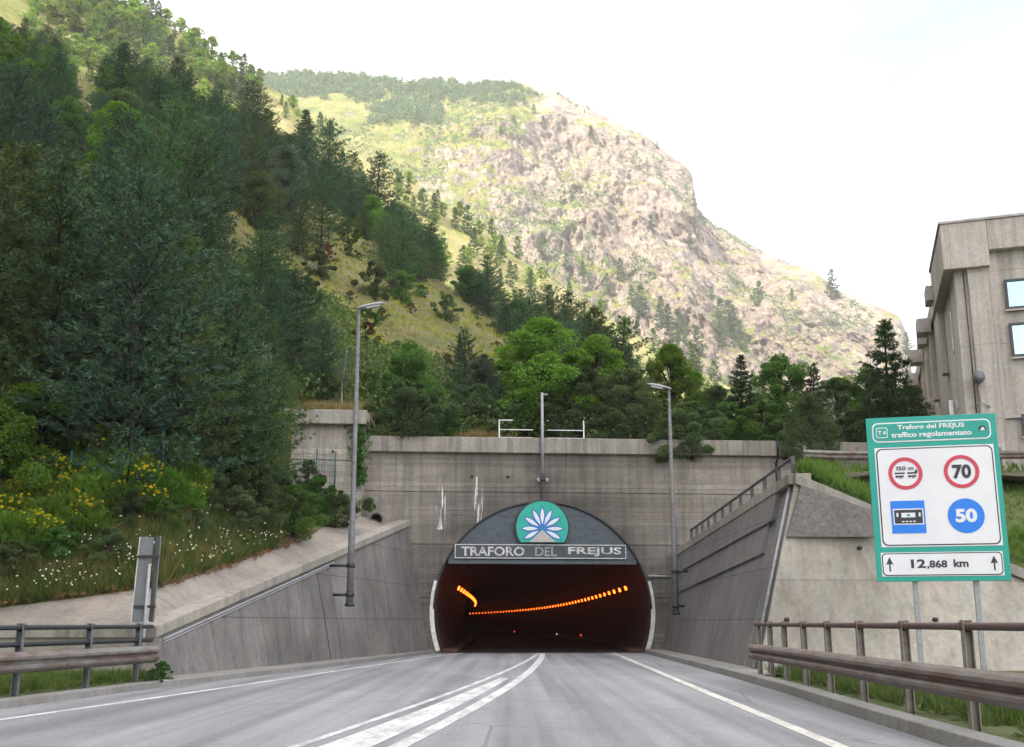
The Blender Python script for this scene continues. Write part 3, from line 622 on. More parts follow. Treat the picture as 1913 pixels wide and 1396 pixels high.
for U, u0, z0 in ((UL, top_arc[0][0], top_arc[0][1]), (UR, top_arc[-1][0], top_arc[-1][1])):
    b = len(vs); vs.extend([portal(U, 0, z0), portal(u0, 0, z0), portal(u0, 0, HT), portal(U, 0, HT)]); fs.append((b, b + 1, b + 2, b + 3))
mb = MB(); mb.add(vs, fs)
mb.add([portal(UL, .6, -.1), portal(UL, .6, HT), portal(UL, 0, HT), portal(UL, 0, -.1)], [(0, 1, 2, 3)]); mb.add([portal(UL, .6, HT), portal(UR, .6, HT), portal(UR, 0, HT), portal(UL, 0, HT)], [(0, 1, 2, 3)])
mb.build('wall', M_board, tp)
mb = MB()
extrude_poly(mb, [(UL, HT + .003), (11.35, HT + .003), (11.35, HT + .74), (UL, HT + .74)], -.38, .7); extrude_poly(mb, [(11.42, HT + .003), (UR, HT + .003), (UR, HT + .72), (11.42, HT + .72)], -.36, .7)
mb.build('parapet', M_cope, tp, .03)
# lining, bending gently to the left
SS = np.concatenate([[.004, 1, 2.5, 5], np.linspace(8, 230, 60)])
def tun_x(s): return OX - 12.15 * (max(0, s) / 145.0) ** 2.6
V = []
for s in SS:
    row = []
    for t in np.linspace(math.pi + a0, -a0, 41):
        x = tun_x(s) + 5.035 * math.cos(t); k = max(0, 1 - s / 20); row.append((x, OY + s + k * (x - OX) * math.tan(AL), MC[2] + 5.035 * math.sin(t)))
    V.append(row)
o = sheet('lining', np.array(V) - np.array([OX, OY, 0]), M_sootshade, parent=tp)
mb = MB(); mb.box((tun_x(231), OY + 231, 2.5), (16, .3, 9)); mb.build('end_cap', M_sootshade, tp)  # added cap closes the tube's end so no outside light leaks in
mb = MB(); n = len(SS)                                             # flat ventilation ceiling
rails = [(Vector((tun_x(s), OY + s + (.45 if s < .5 else 0), 4.62)), Vector((1, 0, 0))) for s in SS]; mb.sweep([(-4.15, 0), (4.15, 0), (4.0, .16), (-4.0, .16)], rails); mb.build('ceiling_slab', M_sootshade, tp)
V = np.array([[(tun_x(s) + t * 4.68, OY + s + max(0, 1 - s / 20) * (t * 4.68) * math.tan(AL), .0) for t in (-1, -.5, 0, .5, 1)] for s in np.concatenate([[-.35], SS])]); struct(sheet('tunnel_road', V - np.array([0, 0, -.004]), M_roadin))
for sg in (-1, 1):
    mb = MB(); mb.sweep([(sg * 3.95, -.02), (sg * 3.95, .17), (sg * 4.66, .18), (sg * 4.66, -.02)], [(Vector((tun_x(s), OY + s + max(0, 1 - s / 20) * sg * 4.2 * math.tan(AL) + (.1 if s < .5 else 0), 0)), Vector((1, 0, 0))) for s in SS]); struct(mb.build('tunnel_kerb', M_sootshade))
# lunette panel above the opening
seg_t = math.asin((4.18 - MC[2]) / RAD)
R2 = RAD - .03; seg = [(R2 * math.cos(t), MC[2] + R2 * math.sin(t)) for t in np.linspace(math.pi - seg_t, seg_t, 49)]
mb = MB(); extrude_poly(mb, seg, .06, .22); mb.build('arch_panel', M_steel, tp)
mb = MB(); mb.tube([portal(u * 1.004, .0, z) for u, z in [(RAD * math.cos(t), MC[2] + RAD * math.sin(t)) for t in np.linspace(math.pi - .02, .02, 61)]], .055, 6); mb.build('arch_rim', M_dark, tp)
mb = MB(); extrude_poly(mb, [(-4.42, 4.03), (4.42, 4.03), (4.42, 4.175), (-4.42, 4.175)], -.05, .3); mb.build('lintel', M_steel, tp)
for sg in (-1, 1):                                                  # white edge markers on both sides of the mouth
    ts = np.linspace(-a0 + .03, .27, 14); mb = MB(); vs = []; fs = []
    for t in ts:
        for rr, w in ((RAD - .0, -.03), (RAD + .20, -.03), (RAD + .20, .02), (RAD - .0, .02)): vs.append(portal(sg * rr * math.cos(t), w, MC[2] + rr * math.sin(t)))
    for i in range(len(ts) - 1):
        for j in range(4): fs.append((i * 4 + j, i * 4 + (j + 1) % 4, i * 4 + 4 + (j + 1) % 4, i * 4 + 4 + j))
    fs += [(0, 1, 2, 3), tuple(len(vs) - 4 + j for j in range(4))]
    mb.add(vs, fs); mb.build('edge_marker', M_strip, tp)
mb = MB(); mb.tube([portal(11.385, -.42, 10.0), portal(11.385, -.42, 9.1), portal(11.385, -.07, 8.9), portal(11.385, -.07, 5.0)], .055, 8); mb.build('drain_pipe', M_dark, tp)
mb = MB(); mb.tube([portal(4.95, -.07, 3.5), portal(6.1, -.07, 3.46)], .06, 8); mb.build('cable_pipe', M_galv, tp)
for k in range(2):
    mb = MB(); mb.tube([portal((-2.2, 3.6)[k] if 0 else (-3.35, -1.65)[k], .03, 8.12), portal((-3.35, -1.65)[k], -.05, 8.10)], .07, 10); mb.build('weep_pipe', M_dark, tp)

# lettering helper
def lettering(name, body, M, mat, parent, width=None, height=None, depth=.012, bold=.022):
    cu = bpy.data.curves.new(name, 'FONT'); cu.body = body; cu.extrude = .5; cu.offset = bold; cu.align_x = 'LEFT'; cu.resolution_u = 3
    t = bpy.data.objects.new(name, cu); COL.objects.link(t); bpy.context.view_layer.update()
    me = bpy.data.meshes.new_from_object(t.evaluated_get(bpy.context.evaluated_depsgraph_get())); bpy.data.objects.remove(t); bpy.data.curves.remove(cu)
    n = len(me.vertices); v = np.zeros(n * 3); me.vertices.foreach_get('co', v); v = v.reshape(-1, 3); lo, hi = v.min(0), v.max(0); sz = hi - lo
    sy = (height / sz[1]) if height else width / sz[0]; sx = (width / sz[0]) if width else sy
    v[:, 0] = (v[:, 0] - (lo[0] + hi[0]) / 2) * sx; v[:, 1] = (v[:, 1] - (lo[1] + hi[1]) / 2) * sy; v[:, 2] = v[:, 2] * depth
    off = Vector(parent.location); q = parent
    while q.parent: q = q.parent; off = off + Vector(q.location)
    v = np.array([tuple((M @ Vector(p)) - off) for p in v]); me.vertices.foreach_set('co', v.ravel()); me.update(); me.materials.clear(); me.materials.append(mat); me.name = name
    return link_mesh(name, me, parent)
def frame_of(f, u, z, w):
    """matrix taking (x right, y up, z towards the viewer) to a spot on the plane given by f(u, w, z)"""
    o = f(u, w, z); X = (f(u + 1, w, z) - o).normalized(); Y = (f(u, w, z + 1) - o).normalized(); Z = X.cross(Y)
    return Matrix(((X.x, Y.x, Z.x, o.x), (X.y, Y.y, Z.y, o.y), (X.z, Y.z, Z.z, o.z), (0, 0, 0, 1)))

ts_ = thing('tunnel_name_sign', 'long dark name board with white capital letters above the tunnel opening', 'sign', portal(-.1, 0, 4.27))
M_signdark = m_plain('sign_blue_black', (0.045, 0.058, 0.070), .5, 0, .25, 2.0)
M_letter = m_paint('worn_white_letters', (0.72, 0.72, 0.73)); M_letterf = m_plain('faded_letters', (0.27, 0.27, 0.285), .7, 0, .35, 9.0)
mb = MB(); extrude_poly(mb, [(-4.13, 4.28), (3.93, 4.28), (3.93, 4.93), (-4.13, 4.93)], -.06, .05); mb.build('board', M_signdark, ts_)
mb = MB()
for q in ([(-4.13, 4.28), (3.93, 4.28), (3.93, 4.315), (-4.13, 4.315)], [(-4.13, 4.895), (3.93, 4.895), (3.93, 4.93), (-4.13, 4.93)], [(-4.13, 4.318), (-4.095, 4.318), (-4.095, 4.892), (-4.13, 4.892)], [(3.895, 4.318), (3.93, 4.318), (3.93, 4.892), (3.895, 4.892)]): extrude_poly(mb, q, -.075, -.062)
mb.build('border', M_strip, ts_)
PXM = 39.9
for word, a_, b_, mt in (('TRAFORO', 862, 980, M_letter), ('DEL', 1000, 1041, M_letterf), ('FREJUS', 1062, 1163, M_letter)):
    lettering('lettering', word, frame_of(portal, ((a_ + b_) / 2 - 1015) / PXM, 4.605, -.072), mt, ts_, (b_ - a_) / PXM, .43, .02, .022)

em = thing('tunnel_emblem', 'round green emblem with white petals on the arch panel over the name board', 'emblem', portal(-.04, 0, 5.02))
M_green = m_plain('emblem_green', (0.0, 0.37, 0.29), .45, 0, .12, 2.0); M_blue = m_plain('emblem_blue', (0.01, 0.16, 0.48), .45, 0, .1, 2.0); M_petal = m_plain('petal_white', (0.66, 0.70, 0.76), .5, 0, .1, 5.0)
EC = (-.04, 5.72); er = 1.25; eb = 5.03; bt = math.asin((eb - EC[1]) / er)
disc = lambda r, b: [(EC[0] + r * math.cos(t), EC[1] + r * math.sin(t)) for t in np.linspace(math.pi - math.asin((b - EC[1]) / r), math.asin((b - EC[1]) / r), 49)]
mb = MB(); extrude_poly(mb, disc(er + .05, eb - .04), -.14, .05); mb.build('rim', M_dark, em)
mb = MB(); extrude_poly(mb, disc(er - .03, eb), -.165, -.142); mb.build('disc', M_green, em)
PC = (-.04, 5.66)
def petals(L0, L1, W, w0, w1, name, mat):
    mb = MB()
    for a in (90, 63, 117, 32, 148, 0, 180, -29, 209):
        c, s = math.cos(math.radians(a)), math.sin(math.radians(a)); out = []
        for t in np.linspace(0, 1, 10): out.append((L0 + (L1 - L0) * t, W * math.sin(math.pi * t ** 1.15) ** .9))
        P = [(x, y) for x, y in out] + [(x, -y) for x, y in out[-2:0:-1]]
        extrude_poly(mb, [(PC[0] + x * c - y * s, max(eb + .01, PC[1] + x * s + y * c)) for x, y in P], w0 - .0006 * (a % 7), w1)
    mb.build(name, mat, em)
petals(.0, 1.06, .155, -.175, -.167, 'petal_outlines', M_blue); petals(.20, .96, .088, -.190, -.182, 'petals', M_petal)
mb = MB(); extrude_poly(mb, [(PC[0] - .62, eb + .005), (PC[0] + .62, eb + .005), (PC[0] + .04, PC[1] - .09), (PC[0] - .04, PC[1] - .09)], -.199, -.194); mb.build('base_wedge', m_plain('wedge_grey', (0.42, 0.40, 0.40), .5), em)

# lamps inside the tunnel
M_lamp = m_emit('sodium_lamp', (1.0, 0.10, 0.008), 3.4)
for sg, n, s0 in ((1, 50, 1.6), (-1, 19, 1.6)):
    for i in range(n):
        s = s0 + i * 3.0; x = tun_x(s) + sg * 4.02; mb = MB(); Y = OY + s
        mb.hexa([Vector((x - .045, Y - .18, 2.90)), Vector((x + .045, Y - .18, 2.90)), Vector((x + .045, Y + .18, 2.88)), Vector((x - .045, Y + .18, 2.88))], [Vector((x - .04 - sg * .05, Y - .15, 3.06)), Vector((x + .04 - sg * .05, Y - .15, 3.06)), Vector((x + .04 - sg * .05, Y + .15, 3.06)), Vector((x - .04 - sg * .05, Y + .15, 3.06))])
        o = mb.build('tunnel_lamp', M_lamp, origin=(x, Y, 2.86))
        tag(o, 'glowing orange lamp in the long curving row along the right tunnel wall' if sg > 0 else 'glowing orange lamp in the short row on the left tunnel wall', 'tunnel lamp', 'orange lamps along the right tunnel wall' if sg > 0 else 'orange lamps along the left tunnel wall')

for px, py, col_, r_, lb in ((1085, 1187, (1, .05, .03), .055, 'small red signal light low inside the tunnel'), (961, 1180, (1, .1, .05), .04, 'faint red signal light near the middle of the tunnel'), (1040, 1185, (.9, .6, .3), .04, 'faint pale signal light inside the tunnel')):
    p = at(px, py, 92); g = thing('signal_light', lb, 'signal light', p); mb = MB(); mb.tube([p, p + Vector((0, .2, 0))], r_ * 2.2, 10); mb.build('housing', M_dark, g); mb = MB(); mb.tube([p + Vector((0, -.03, 0)), p + Vector((0, -.005, 0))], r_ * 1.7, 10); mb.build('lens', m_emit('signal_glow', col_, .35), g)
# upper wall to the left of the portal
uw = thing('upper_retaining_wall', 'pale concrete wall with a projecting coping, left of and above the portal', 'retaining wall', (-8.6, 49.9, 0))
P0, P1 = Vector((-10.9, 49.5, 0)), Vector((-6.85, 49.9, 0))
mb = MB(); z = Vector((0, 0, 1)); bk = Vector((0, .9, 0)); lowq = [P0, P1, P1 + bk, P0 + bk]; mb.hexa([p + z * 3.0 for p in lowq], [p + z * 10.22 for p in lowq])
M_upper = m_concrete('pale_board_concrete', (0.33, 0.305, 0.275), board=(3.0, .42, .012), streak=.6); mb.build('wall', M_upper, uw)
fo = Vector((0, -.38, 0)); lowq = [P0 + fo, P1 + fo + Vector((.18, 0, 0)), P1 + bk + Vector((.18, 0, 0)), P0 + bk]
mb = MB(); mb.hexa([p + z * 10.223 for p in lowq], [p + z * 10.88 for p in lowq]); mb.build('coping', M_cope, uw, .03)
mb = MB(); mb.tube([P0.lerp(P1, .67) + Vector((0, .05, 9.0)), P0.lerp(P1, .67) + Vector((0, -.06, 9.0))], .06); mb.build('weep_pipe', M_dark, uw)

# left wing wall
lw = thing('left_wing_wall', 'grey retaining wall rising beside the left lane to the tunnel mouth', 'retaining wall', (-6.2, 38, 0))
B0, B1 = Vector((-8.17, 26.5, -.05)), Vector((-3.80, 51.62, -.05)); dn = (COPE1 - COPE0); dn.z = 0; dn.normalize(); sd = Vector((-dn.y, dn.x, 0))
lo0, lo1 = COPE0 - z * .27, COPE1 - z * .27
n_ = 24; vs = []; fs = []
for i in range(n_ + 1):
    t = i / n_; b, c = B0.lerp(B1, t), lo0.lerp(lo1, t) ; vs += [b, c, c + sd * .6, b + sd * 1.6]
for i in range(n_): fs += [(i * 4 + j, i * 4 + j + 4, i * 4 + j + 5, i * 4 + j + 1) for j in range(3)]
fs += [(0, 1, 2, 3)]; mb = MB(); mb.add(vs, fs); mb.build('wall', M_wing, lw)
mb = MB(); mb.sweep([(-.10, -.27), (-.10, 0), (.50, .02), (.50, -.27)], [(COPE0.lerp(COPE1, i / 12), sd) for i in range(13)]); mb.build('coping', M_cope_y, lw, .02)
mb = MB(); mb.tube([COPE0.lerp(COPE1, t) - sd * .05 - z * .40 for t in np.linspace(.02, .55, 12)], .035, 6); mb.tube([COPE0.lerp(COPE1, t) - sd * .06 - z * .47 for t in np.linspace(.02, .55, 12)], .02, 6); mb.build('cable_pipe', M_galv, lw)
t_ = .475; b, c = B0.lerp(B1, t_), lo0.lerp(lo1, t_); mb = MB(); dv = (B1 - B0).normalized() * .035; mb.add([b - dv - sd * .004, b + dv - sd * .004, c + dv - sd * .004, c - dv - sd * .004, b - dv + sd * .05, b + dv + sd * .05, c + dv + sd * .05, c - dv + sd * .05], [(0, 1, 2, 3), (0, 4, 5, 1), (1, 5, 6, 2), (2, 6, 7, 3), (3, 7, 4, 0)]); mb.build('expansion_joint', M_dark, lw)
mb = MB(); q = [Vector((-22, 26.62, -.05)), Vector((-8.2, 26.45, -.05)), Vector((-8.5, 27.0, -.05)), Vector((-22, 27.0, -.05))]; mb.hexa(q, [p + z * (1.05) for p in q]); mb.build('end_wall', M_face, lw)
mb = MB(); q = [Vector((-22, 26.5, 1.003)), Vector((-8.38, 26.38, 1.003)), Vector((-8.6, 27.05, 1.003)), Vector((-22, 27.05, 1.003))]; mb.hexa(q, [p + z * .25 for p in q]); mb.build('end_coping', M_cope, lw, .02)

# culvert pipe at the head of the apron
cv = thing('culvert_pipe', 'dark round drain pipe mouth in the concrete apron under the bushes', 'pipe', at(703, 972, 49.8)); p = Vector(cv.location)
mb = MB(); n = 20; vs = []
for r_, y_ in ((.34, -.25), (.28, -.25), (.28, .8), (.34, .8)):
    vs += [p + Vector((r_ * math.cos(2 * math.pi * j / n) * 1.0, y_, r_ * math.sin(2 * math.pi * j / n))) for j in range(n)]
fs = [(i * n + j, i * n + (j + 1) % n, (i + 1) * n + (j + 1) % n, (i + 1) * n + j) for i in range(3) for j in range(n)]; mb.add(vs, fs, True); mb.build('pipe', M_apron, cv)
mb = MB(); mb.add([p + Vector((.279 * math.cos(2 * math.pi * j / n), .4, .279 * math.sin(2 * math.pi * j / n))) for j in range(n)], [tuple(range(n))]); mb.build('inside', M_sootshade, cv)  # dark disc across the bore, its colour standing for the shade inside

# right wing wall and the wall facing the road
RB0, RB1 = Vector((7.0, 52.35, -.05)), Vector((6.46, 30.0, -.05)); RT0, RT1 = Vector((7.70, 52.4, 4.62)), at(1483, 885, 31.3)
rw = thing('right_wing_wall', 'battered grey retaining wall along the right lane below the railing', 'retaining wall', (6.8, 41, 0))
vs = []; fs = []; n_ = 20
for i in range(n_ + 1):
    t = i / n_; b, c = RB0.lerp(RB1, t), RT0.lerp(RT1, t) - z * .3; vs += [b, c, c + Vector((.5, .9 * t, 0)), b + Vector((.6, .9 * t, 0))]
for i in range(n_): fs += [(i * 4 + j, i * 4 + j + 4, i * 4 + j + 5, i * 4 + j + 1) for j in range(3)]
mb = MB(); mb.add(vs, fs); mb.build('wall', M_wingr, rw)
for (t0, t1, d0, d1, out) in ((.03, .93, .0, .85, .13), (.10, .90, .85, 1.75, .065)):
    vs = []; fs = []
    for i in range(11):
        t = t0 + (t1 - t0) * i / 10; b, c = RB0.lerp(RB1, t), RT0.lerp(RT1, t) - z * .303; hh_ = c.z - b.z; p, q = c.lerp(b, d0 / hh_), c.lerp(b, d1 / hh_); o_v = Vector((-out, 0, 0)); vs += [q + o_v, p + o_v, p + Vector((.05, 0, 0)), q + Vector((.05, 0, 0))]
    for i in range(10): fs += [(i * 4 + j, i * 4 + 4 + j, i * 4 + 4 + (j + 1) % 4, i * 4 + (j + 1) % 4) for j in range(4)]
    fs += [(0, 1, 2, 3), (40, 41, 42, 43)]; mb = MB(); mb.add(vs, fs); mb.build('upper_band', M_wingr, rw)
mb = MB(); mb.sweep([(-.16, -.3), (-.16, 0), (.5, .02), (.5, -.3)], [(RT0.lerp(RT1, i / 12), Vector((1, .03, 0))) for i in range(13)]); mb.build('coping', M_cope_y, rw, .02)
mb = MB(); e0, e1 = RB1 + Vector((-.04, .0, .1)), RT1 + Vector((-.04, -.0, -.35)); mb.tube([e0 + Vector((.0, .35, 0)), e1 + Vector((0, .35, 0))], .05, 8); mb.build('cable_pipe', M_galv, rw)
FB1, FT1 = Vector((24, 30.6, -.05)), at(1913, 1065, 31.7); FT2 = FT1 + (FT1 - RT1) * .45
fw = thing('facing_retaining_wall', 'tall light concrete wall with sloping coping behind the green road sign', 'retaining wall', (11, 30.5, 0))
vs = []; fs = []; n_ = 20
for i in range(n_ + 1):
    t = i / n_; c = RT1.lerp(FT1, t * 1.45) - z * .3; b = Vector((6.46 + (c.x - RT1.x) * 1.12, 30.0, -.05)); vs += [b, c, c + Vector((0, .7, 0)), b + Vector((0, 2, 0))]
for i in range(n_): fs += [(i * 4 + j, i * 4 + j + 4, i * 4 + j + 5, i * 4 + j + 1) for j in range(3)]
mb = MB(); mb.add(vs, fs); mb.build('wall', M_face, fw)
mb = MB(); mb.sweep([(-.14, -.3), (-.14, 0), (.5, .02), (.5, -.3)], [(RT1.lerp(FT1, i / 12 * 1.45), Vector((0, 1, 0))) for i in range(13)]); mb.build('coping', M_cope, fw, .02)
def on_face(px, py, out=.0):                                        # a point on the battered facing wall
    Y = 30.1
    for _ in range(6): p = at(px, py, Y); Y = 30.0 + max(0, p.z) / (RT1.z) * 1.3 - out
    return at(px, py, Y)
mb = MB(); P = [on_face(1470, 1003, .03), on_face(1640, 1003, .03), on_face(1640, 958, .03), on_face(1497, 906, .03)]; mb.add(P + [p + Vector((0, .25, 0)) for p in P], [(0, 1, 2, 3), (0, 4, 5, 1), (1, 5, 6, 2), (2, 6, 7, 3), (3, 7, 4, 0)])
M_roughs = m_ground('rough_stone_facing', [(0.13, 0.12, 0.115), (0.21, 0.195, 0.18), (0.16, 0.15, 0.15), (0.25, 0.235, 0.22)], 1.4, 9.0); mb.build('rough_panel', M_roughs, fw)
for px, py in ((1606, 1024), (1470, 1158), (1748, 1158)):
    mb = MB(); p = on_face(px, py); mb.tube([p + Vector((0, -.05, 0)), p + Vector((0, .1, 0))], .065, 10); mb.build('weep_pipe', M_dark, fw)

# terrace above the right walls, with its bank
TE = [RT1 + Vector((.5, .8, .15)), at(1540, 880, 37.5), at(1640, 882, 38.5), at(1780, 880, 40.5), at(1913, 878, 42), Vector((30, 43.5, 7.1))]
CB = [RT1.lerp(FT1, t) + Vector((.3, .45, -.02)) for t in (0, .3, .6, 1.0, 1.2, 1.45)]
a_, b_ = resample(CB, 30), resample(TE, 30)
V = np.array([[a_[i] * (1 - t) + b_[i] * t + np.array([0, 0, .18 * fbm(i * .4, t * 4, 2) + .25 * math.sin(t * 3.14)]) * (0 < t < 1) for i in range(30)] for t in np.linspace(0, 1, 10)]); struct(sheet('bank', V, M_turf))
wl = [RT1.lerp(RT0, t) + Vector((.45, .1, -.02)) for t in np.linspace(0, 1, 14)]; V = []
for i, q in enumerate(wl):
    t = i / 13; e = Vector(b_[-1]) * (1 - t) + Vector((30, portal_y(30) - .02, 7.3)) * t
    V.append([q.lerp(Vector((q.x + (e.x - q.x) * s, q.y * (1 - s) + e.y * s if i else np.interp(q.x + (e.x - q.x) * s, b_[:, 0], b_[:, 1]), (np.interp(q.x + (e.x - q.x) * s, b_[:, 0], b_[:, 2]) if i == 0 else q.z + (6.1 + .02 * (e.x - q.x) * s - q.z) * min(1, s * 5)))), 1.0) for s in np.linspace(0, 1, 24)])
struct(sheet('terrace', np.array([[tuple(p) for p in r] for r in V]), M_earth))
# ------------------------------------------------------------------ guard rails
M_railr = m_rust('rusty_rail', (0.20, 0.185, 0.175), (0.155, 0.085, 0.070), .47); M_raill = m_rust('grey_rail', (0.19, 0.195, 0.185), (0.12, 0.070, 0.055), .50)
M_postr = m_rust('rail_post', (0.27, 0.255, 0.225), (0.16, 0.11, 0.085), .38); M_postl = m_rust('grey_post', (0.15, 0.165, 0.18), (0.10, 0.085, 0.08), .42)
M_tube = m_rust('rusty_tube', (0.13, 0.085, 0.085), (0.10, 0.055, 0.05), .5)
WB = [(0, 0), (.05, .03), (.085, .07), (.085, .11), (.015, .15), (.015, .17), (.085, .21), (.085, .25), (.05, .29), (0, .32), (-.006, .32), (.044, .29), (.079, .25), (.079, .21), (.009, .17), (.009, .15), (.079, .11), (.079, .07), (.044, .03), (-.006, 0)]
def guard_rail(name, label, pts, side, z0, hb, ht, posts, tubes, mats, group=None, tube_r=.045, ends=True):
    """pts: line of the posts, side: sign of the road side, posts: distances along Y"""
    L = [Vector(p) for p in pts]; Y = [p.y for p in L]
    def P(y): return Vector((float(np.interp(y, Y, [p.x for p in L])), y, float(np.interp(y, Y, [p.z for p in L]))))
    WBs = [(a * 1.1, b * 1.13) for a, b in WB]; g = thing(name, label, 'guard rail', P(posts[len(posts) // 2]), group); y0, y1 = min(Y), max(Y)
    rails = []
    for y in np.linspace(y0, y1, 30):
        d = (P(min(y + .1, y1)) - P(max(y - .1, y0))); d.z = 0; d.normalize(); s = Vector((d.y, -d.x, 0)) * side; rails.append((P(y) + s * .13 + z * hb, s))
    mb = MB(); mb.sweep(WBs, rails); mb.build('beam', mats[0], g)
    for zt in tubes: mb = MB(); mb.tube([P(y) + z * zt for y in np.linspace(y0 + .2, y1, 20)], tube_r, 8); mb.build('top_rail', mats[2], g)
    for y in posts:
        mb = MB(); p = P(y); hgt = ht + .04
        for dx, wx, wy in ((0, .012, .10), (-.05, .10, .012), (.05, .10, .012)): pass
        mb.box(p + z * (hgt / 2 - .05), (.11, .02, hgt + .1)); mb.box(p + Vector((-.049, -.05, hgt / 2 - .05)), (.012, .085, hgt + .1)); mb.box(p + Vector((.049, -.05, hgt / 2 - .05)), (.012, .085, hgt + .1))
        po = mb.build('post', mats[1], g)
        mb = MB(); mb.tube([p + z * (hgt - .07) + Vector((0, -.06, 0)), p + z * (hgt - .07) + Vector((0, .06, 0))], .072, 10); mb.build('rail_clamp', mats[2], po)
        mb = MB(); mb.box(p + Vector((side * .075, 0, hb + .16)), (.10, .05, .14)); mb.build('spacer', mats[1], po)
    return g
RR = [(pl(RK, y) + .42 + (.25 if y > 22 else 0) * 0, y, .12) for y in np.linspace(6, 27.6, 16)]
guard_rail('guard_rail', 'rusty brown guard rail with top tube beside the right lane', RR, -1, .1, .37, 1.22, [27.3, 25.9, 24.3, 22.4, 20.3, 18.0, 15.6, 13.2, 10.8, 8.4], (1.19,), (M_railr, M_postr, M_tube))
LR = [(pl(LK, y) - .55, y, .10) for y in np.linspace(8, 24.9, 14)]
guard_rail('guard_rail', 'grey guard rail with two tubes ending before the left wing wall', LR, 1, .1, .40, 1.20, [24.3, 22.2, 19.75, 17.4, 15.2, 13.0, 10.8], (1.17, .88), (M_raill, M_postl, M_dark))
TR = [(p[0], p[1], p[2]) for p in [tuple(at(1500, 878, 38.0)), tuple(at(1560, 880, 38.5)), tuple(at(1650, 880, 39.5)), tuple(at(1780, 878, 41.5)), tuple(at(1913, 876, 43.2)), (28, 45, 7.4)]]
def guard_rail_x(name, label, L, hb, n, mats):
    L = [Vector(p) for p in L]; X = [p.x for p in L]; P = lambda x: Vector((x, float(np.interp(x, X, [p.y for p in L])), float(np.interp(x, X, [p.z for p in L]))))
    g = thing(name, label, 'guard rail', P(X[2])); mb = MB(); s = Vector((0.1, -1, 0)).normalized(); mb.sweep(WB, [(P(x) + s * .1 + z * hb, s) for x in np.linspace(X[0], X[-1], 30)]); mb.build('beam', mats[0], g)
    for x in np.linspace(X[0] + .1, X[-1], n): mb = MB(); mb.box(P(x) + z * .38, (.1, .1, .95)); mb.build('post', mats[1], g)
guard_rail_x('guard_rail', 'pale grey guard rail on the terrace behind the road sign', TR, .38, 9, (M_raill, M_postl))

# low railing on the right wing wall
hr = thing('handrail', 'low dark railing climbing the coping of the right wing wall', 'railing', RT0.lerp(RT1, .5))
M_hand = m_rust('railing_steel', (0.10, 0.11, 0.115), (0.09, 0.06, 0.05), .42)
tt = [.16, .22, .28, .345, .41, .48, .55, .63, .715, .80, .885, .965]
pts = [RT0.lerp(RT1, t) + Vector((.2, 0, 0)) for t in tt]
for p in pts:
    mb = MB(); mb.box(p + z * .31, (.12, .05, .66)); mb.box(p + Vector((.0, .08, .31)), (.03, .12, .66)); mb.build('post', M_hand, hr)
mb = MB(); mb.tube([p + z * .61 for p in pts], .05, 6); mb.build('rail', M_hand, hr)

# white railing of the platform over the portal
pr = thing('platform_railing', 'thin white railing standing on the portal parapet either side of the mast', 'railing', portal(-.1, .3, 9.94))
for ua, ub in ((-2.05, -.42), (.28, 2.05)):
    mb = MB()
    for u in (ua, ub) if ua > 0 else (ua, ub):
        if abs(u) > 1: mb = MB(); mb.box(portal(u, .25, 10.43), (.06, .06, .96)); mb.build('post', M_white, pr)
    mb = MB(); mb.tube([portal(ua, .25, 10.42), portal(ub, .25, 10.42)], .025, 6); mb.tube([portal(ua, .25, 10.88), portal(ua + (.65 if ua < 0 else .06), .25, 10.88)], .025, 6); mb.build('rail', M_white, pr)
    mb = MB(); mb.box((portal(ua, .25, 10.0) + portal(ub, .25, 10.0)) / 2, (ub - ua, .07, .10), Matrix.Rotation(AL, 3, 'Z')); mb.build('toe_board', M_white, pr)

# mast over the mouth
ms = thing('camera_mast', 'slim grey mast fixed to the portal wall above the emblem', 'mast', portal(-.05, -.5, 8.1))
mb = MB(); mb.tube([portal(-.05, -.5, 8.15), portal(-.05, -.5, 12.1)], [.085, .065], 10); mb.build('pole', M_galv, ms)
mb = MB(); mb.box(portal(-.05, -.5, 8.02), (.26, .26, .24)); mb.box(portal(-.05, -.25, 8.05), (.1, .5, .1)); mb.box(portal(-.05, -.25, 9.3), (.1, .5, .08)); mb.build('bracket', M_dark, ms, .01)
for du in (-.20, .20): mb = MB(); mb.tube([portal(-.05 + du, -.5, 7.98), portal(-.05 + du, -.55, 7.80)], [.07, .09], 10); mb.build('spot_lamp', M_galv, ms)
mb = MB(); mb.box(portal(-.05, -.5, 7.86), (.62, .06, .06)); mb.build('cross_bar', M_dark, ms)
mb = MB(); mb.tube([portal(-.06, -.06, 7.9), portal(-.06, -.06, 6.95)], .022, 6); mb.build('cable', M_dark, ms)
mb = MB(); mb.box(portal(.10, -.5, 12.02), (.24, .08, .06)); mb.build('tip', M_galv, ms)

